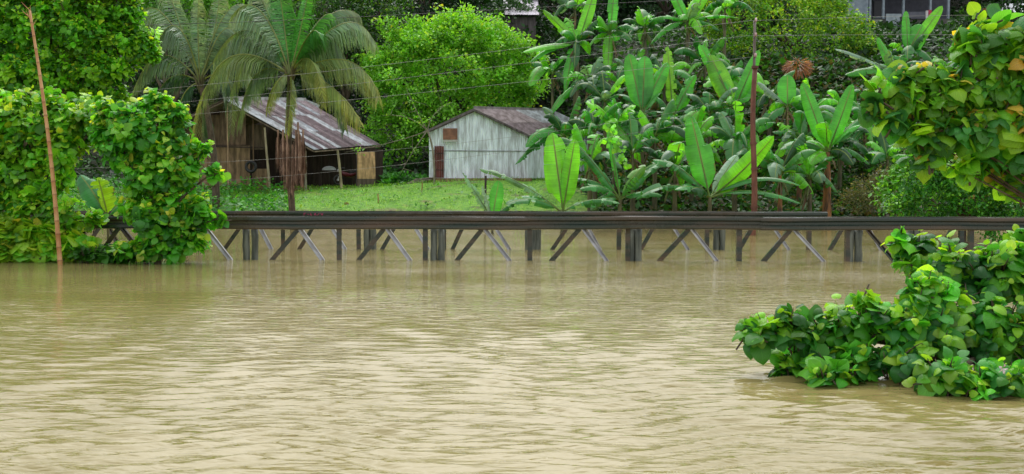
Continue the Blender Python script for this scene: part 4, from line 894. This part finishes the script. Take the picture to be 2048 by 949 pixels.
mb = MB(); mb.bar(ap + o_ - [0, .02, .05], wr + er + o_ - [0, .02, .05], .12, .03, C=(.14, .13, .14)); mb.bar(ap + o_ - [0, .02, .05], wl + el_ + o_ - [0, .02, .05], .12, .03, C=(.14, .13, .14)); mb.build('verge_board', M['wood'], root)
mb = MB(); mb.bar(ap + o_ + [0, 0, .05], rb + [0, 0, .05], .22, .04, C=(.3, .27, .28)); mb.build('ridge_cap', M['tin'], root)
dl, dr = P(869, 357, 61.92), P(888, 357, 61.95); dt = P(869, 292, 61.92)[2]
mb = MB()
for i in range(4):
    f0, f1 = i/4, (i + .95)/4; x0 = dl[0] + (dr[0] - dl[0])*f0; x1 = dl[0] + (dr[0] - dl[0])*f1; mb.box((x0, 61.93, zb + .03), (x1, 61.96, dt - rs(0, .03)), C=np.array((.16, .055, .05))*rs(.7, 1.3))
mb.bar((dl[0], 61.91, zb + .5), (dr[0], 61.91, zb + .45), .06, .03, C=(.1, .05, .05)); mb.bar((dl[0], 61.91, zb + 1.4), (dr[0], 61.91, zb + 1.4), .06, .03, C=(.1, .05, .05))
d_ = mb.build('door', M['wood'], root); 
mb = MB(); mb.box((dr[0] - .1, 61.89, zb + .9), (dr[0] - .06, 61.92, zb + 1.05), C=(.05, .05, .05)); mb.build('handle', M['paint'], d_)
a_, b_ = P(886, 280, 61.9), P(915, 280, 61.95); zt = P(886, 257, 61.9)[2]
mb = MB(); mb.box((a_[0], 61.9, a_[2]), (b_[0], 61.94, zt), C=(.30, .13, .075)); mb.box((a_[0] + .04, 61.88, a_[2] - .12), (b_[0], 61.93, a_[2] - .01), C=(.6, .6, .58)); mb.build('rusty_patch', M['tin'], root)
mb = MB(); mb.box((wl[0] - .15, 61.75, zb - .7), (wr[0] + .2, 66.5, zb - .0), C=(.32, .2, .13)); mb.build('earth_footing', M['wood'], root)

# plank pile and debris by the tin shed
mb = MB()
for i in range(7):
    a_ = P(812 + i*3, 368 - i*1.6, 61.2 + i*.1); mb.bar(a_, a_ + np.array([rs(.9, 1.5), rs(-.2, .2), rs(.05, .25)]), .12, .03, C=np.array((.32, .29, .26))*rs(.7, 1.2), up=(0, 0, 1))
tag(mb.build('plank_pile', M['wood']), 'small pile of grey planks by the rusty-door end of the tin shed', 'planks')
def stake(px, py0, py1, D, c, lab, r=.06, nm='stake'):
    a_ = P(px, py1, D); a_[2] = gz(a_) - .1; b_ = P(px + rs(-2, 2), py0, D); mb = MB(); mb.tube([a_, (a_ + b_)/2 + [rs(-.02, .02), 0, 0], b_], [r, r*.9, r*.85], 7, C=c); tag(mb.build(nm, M['wood'], smooth=True), lab, 'stake' if nm == 'stake' else 'stump')
stake(693, 405, 422, 54, (.32, .16, .08), 'short thick brown stump on the lawn just above the railing', .13, 'stump')
stake(757, 388, 412, 55, (.6, .42, .18), 'slim tan stake in the lawn before the open shed end', .04)
stake(843, 365, 395, 57.5, (.35, .22, .1), 'thin brown stake in the earth patch before the tin shed door', .035)
stake(970, 352, 420, 50.5, (.05, .04, .04), 'dark crooked post beside the tattered banana shoot', .06)
stake(582, 365, 420, 50.5, (.07, .05, .05), 'dark thin post close to the lone palm trunk', .05)

# bare branching tree beside the tin shed
root = thing('bare_tree', gp(862, 60), 'nearly leafless pale-branched small tree leaning beside the tin shed', 'tree')
mb = MB(); hub = P(855, 262, 60); mb.tube(bez(gp(868, 60) - [0, 0, .3], P(872, 300, 60), hub, 8), np.linspace(.06, .045, 8), 6)
lv = MB()
for tx, ty, cx_, cy_ in ((812, 175, 832, 225), (690, 305, 800, 285), (905, 205, 862, 220), (765, 232, 820, 225), (800, 350, 825, 300)):
    c = bez(hub, P(cx_, cy_, 59.9), P(tx, ty, 59.6), 9); mb.tube(c, np.linspace(.035, .008, 9), 5)
    for k in (4, 6, 7):
        e = c[k] + rng.normal(size=3)*.35; mb.tube([c[k], (c[k] + e)/2 + rng.normal(size=3)*.05, e], [.014, .01, .005], 4)
    q = c[rng.integers(2, 8, 5)].repeat(9, 0) + rng.normal(size=(45, 3))*.16; leaves(lv, 'far', q, rng.normal(size=(45, 3)), rng.normal(size=(45, 3)) + [0, 0, 1.5], .15, jitter_col((.16, .42, .03), 45))
mb.build('trunk', M['palebark'], root, smooth=True); lv.build('crown', M['leaf_far'], root)

# rust-brown dead clump on the slope
mb = MB(); c0 = P(1596, 133, 63); n = 260; d = nrm(rng.normal(size=(n, 3)) * [1, 1, .8]); 
leaves(mb, 'far', c0 + d*[.45, .4, .3], d*[1, 1, .6] - [0, 0, .5], rng.normal(size=(n, 3)), .55, jitter_col((.30, .15, .09), n), .18)
tag(mb.build('dead_palm_crown', M['leaf_far']), 'rust-brown withered leaf ball on the slope right of the utility pole', 'dead plant')

# ------------------------------------------------------------------ hillside houses
HD = 92
root = thing('hillside_house', gp(1790, HD), 'grey-blue concrete house with a shaded veranda on top of the slope', 'house')
def hb(px0, py0, px1, py1, d0, d1, c, name, mat='concrete', par=None):
    a_ = P(px0, py1, HD + d0); b_ = P(px1, py0, HD + d0); m_ = MB(); m_.box((a_[0], HD + d0, a_[2]), (b_[0], HD + d1, b_[2]), C=c); return m_.build(name, M[mat], par or root)
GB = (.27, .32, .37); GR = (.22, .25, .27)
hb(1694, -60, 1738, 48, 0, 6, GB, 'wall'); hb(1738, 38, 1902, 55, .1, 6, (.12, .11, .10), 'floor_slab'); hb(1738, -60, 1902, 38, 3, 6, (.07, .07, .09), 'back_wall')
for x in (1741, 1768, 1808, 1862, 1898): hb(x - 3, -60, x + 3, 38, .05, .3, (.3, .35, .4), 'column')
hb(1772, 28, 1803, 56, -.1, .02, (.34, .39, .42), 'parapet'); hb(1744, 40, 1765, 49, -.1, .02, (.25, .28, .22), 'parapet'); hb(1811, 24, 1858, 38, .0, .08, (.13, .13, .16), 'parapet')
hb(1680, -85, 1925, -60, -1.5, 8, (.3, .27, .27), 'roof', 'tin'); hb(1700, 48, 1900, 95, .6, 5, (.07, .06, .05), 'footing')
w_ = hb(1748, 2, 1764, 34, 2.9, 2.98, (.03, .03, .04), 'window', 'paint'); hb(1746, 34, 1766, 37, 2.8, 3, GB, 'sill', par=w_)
root = None
m_ = MB(); a_ = P(1857, 40, HD - 1); m_.box((a_[0], HD - 1, a_[2] - .1), (a_[0] + .25, HD - .75, a_[2] + .8), C=(.5, .03, .08)); m_.box((a_[0] - .2, HD - 1, a_[2]), (a_[0] - .03, HD - .8, a_[2] + .75), C=(.7, .66, .66)); tag(m_.build('hanging_laundry', M['paint']), 'red and white cloths hanging by the hillside house veranda', 'laundry')
root = thing('white_roofed_hut', gp(2060, 88), 'hut with a pale tin roof and brown wall peeking over the yellow-green leaves', 'hut')
a_, b_ = P(1998, 28, 88), P(2120, 12, 88); m_ = MB(); sheet(m_, P(2010, 8, 91), P(2140, 8, 91), P(2140, 28, 87), P(1998, 28, 87), 6, 1, lambda i, j: random.choice(LC)); m_.build('roof', M['tin'], root)
m_ = MB(); m_.box((a_[0] + .3, 88, a_[2] - 2.8), (b_[0], 91, a_[2] - .1), C=(.2, .16, .13)); m_.build('wall', M['wood'], root)
m_ = MB(); c0 = P(1985, 50, 88); m_.box((c0[0] - .7, 88, c0[2] - 1), (c0[0] + .3, 88.3, c0[2] + 1.3), C=(.32, .14, .07)); m_.build('shutter', M['wood'], root)
root = thing('hill_hut', gp(1040, 90), 'pale lilac tin roof of a hut glimpsed through the dark hill trees', 'hut')
m_ = MB(); sheet(m_, P(1005, -12, 94), P(1075, -12, 94), P(1078, 30, 79), P(1010, 30, 79), 6, 2, lambda i, j: (.62, .58, .66)); m_.build('roof', M['tin'], root)
m_ = MB(); a_ = P(1012, 34, 79.3); b_ = P(1072, 34, 79.3); m_.box((a_[0], 79.6, a_[2] - 1.6), (b_[0], 92, a_[2] + .05), C=(.1, .09, .1)); m_.build('wall', M['wood'], root)

# ------------------------------------------------------------------ undergrowth and grass (uncountable)
def cover(name, xr, yr, n, size, cols, label, kind='far', hfun=None, mat='leaf_far', seed_patch=None, wid=1.0, upf=.6):
    x = rng.uniform(*xr, n); y = rng.uniform(*yr, n)
    if seed_patch is not None: k = seed_patch(x, y); x, y = x[k], y[k]
    n = len(x); z = ground_z(x, y); h = rng.random(n)*(hfun(x, y) if hfun is not None else .1)
    pos = np.stack([x, y, z + h], 1); fw = rng.normal(size=(n, 3))*[1, 1, .4] + [0, 0, upf - .2]; up = rng.normal(size=(n, 3))*.3 + [0, -.2, 1]
    cc = [np.asarray(c, float) for c in cols]; col = np.array([cc[k] for k in rng.integers(0, len(cc), n)])*np.exp(rng.normal(0, .25, (n, 1)))
    mb = MB(); leaves(mb, kind, pos, fw, up, size*np.exp(rng.normal(0, .3, n)), col, wid); return tag(mb.build(name, M[mat]), label, kind='stuff')
pxx = lambda x, y: 1024 + F*x/y
cover('lawn_grass', (-24, 8), (50.5, 67), 38000, .12, ((.17, .40, .025), (.24, .48, .03), (.10, .30, .02)), 'short bright grass on the bank before the sheds', wid=.22, upf=1.4, seed_patch=lambda x, y: ((hsh(x*2.3, y*3.1) > -.55) & (x < 3 + hsh(x, y))))
cover('lawn_weeds', (-12, 6), (51, 60), 5200, .15, ((.07, .26, .02), (.05, .2, .02), (.16, .30, .03)), 'darker weed tufts dotted over the lawn', hfun=lambda x, y: .22 + 0*x, seed_patch=lambda x, y: (hsh(x*4.1 + 2, y*5.3) > .35))
cover('low_ground_cover', (-24, -10), (50.5, 60), 9000, .2, ((.06, .27, .02), (.09, .33, .02), (.04, .2, .02)), 'low weeds at the palm foot and under the waterside bushes', hfun=lambda x, y: np.clip(1.2*hsh(x*2, y*2) + .4, .05, .8), seed_patch=lambda x, y: (pxx(x, y) < 575 + 30*hsh(x*5, y*3)))
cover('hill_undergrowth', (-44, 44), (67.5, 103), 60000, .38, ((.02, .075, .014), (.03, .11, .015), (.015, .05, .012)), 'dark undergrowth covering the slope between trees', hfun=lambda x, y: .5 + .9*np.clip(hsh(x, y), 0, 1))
cover('added_ridge_forest', (-120, 120), (103, 136), 26000, 1.5, ((.02, .075, .014), (.03, .11, .015), (.015, .05, .012)), 'dark forest mass added on the ridge above the hill trees, mirrored by the water', hfun=lambda x, y: 5 + 4*np.clip(hsh(x*.4, y*.4), -1, 1))  # added mostly above the frame to darken the water's reflection
cover('bank_undergrowth', (2.5, 32), (50.8, 72), 60000, .3, ((.025, .10, .015), (.04, .16, .015), (.02, .07, .012), (.09, .08, .03)), 'dim undergrowth among the banana stems', hfun=lambda x, y: .35 + 1.0*np.clip(hsh(x*1.4, y*1.4), 0, 1), seed_patch=lambda x, y: (x > 4.0 + hsh(x, y)) )
cover('dark_bank_scrub', (-34, -12), (60.5, 68), 16000, .26, ((.02, .08, .015), (.03, .12, .015)), 'dim scrub around and behind the open shed', hfun=lambda x, y: .4 + 1.6*np.clip(hsh(x, y), 0, 1), seed_patch=lambda x, y: (pxx(x, y) < 330))
cover('gap_scrub', (-9, -4.5), (63, 68), 6000, .24, ((.04, .2, .02), (.03, .14, .018), (.06, .26, .02)), 'green scrub in the gap between the two sheds', hfun=lambda x, y: .3 + 1.2*np.clip(hsh(x*2, y), 0, 1), seed_patch=lambda x, y: (pxx(x, y) > 765) & (pxx(x, y) < 862))
# floating twigs by the railing
mb = MB()
for k in range(16):
    c = P(rs(1895, 2040), rs(486, 500), 33)[:3]; c[2] = .03; e = c + np.array([rs(-.8, .8), rs(-.5, .5), rs(.0, .45)]); mb.tube([c, (c + e)/2 + [0, 0, .06], e], [.02, .015, .005], 4)
tag(mb.build('floating_twigs', M['bark']), 'dark drifting twigs caught behind the railing beyond the drooping bush', 'twigs')
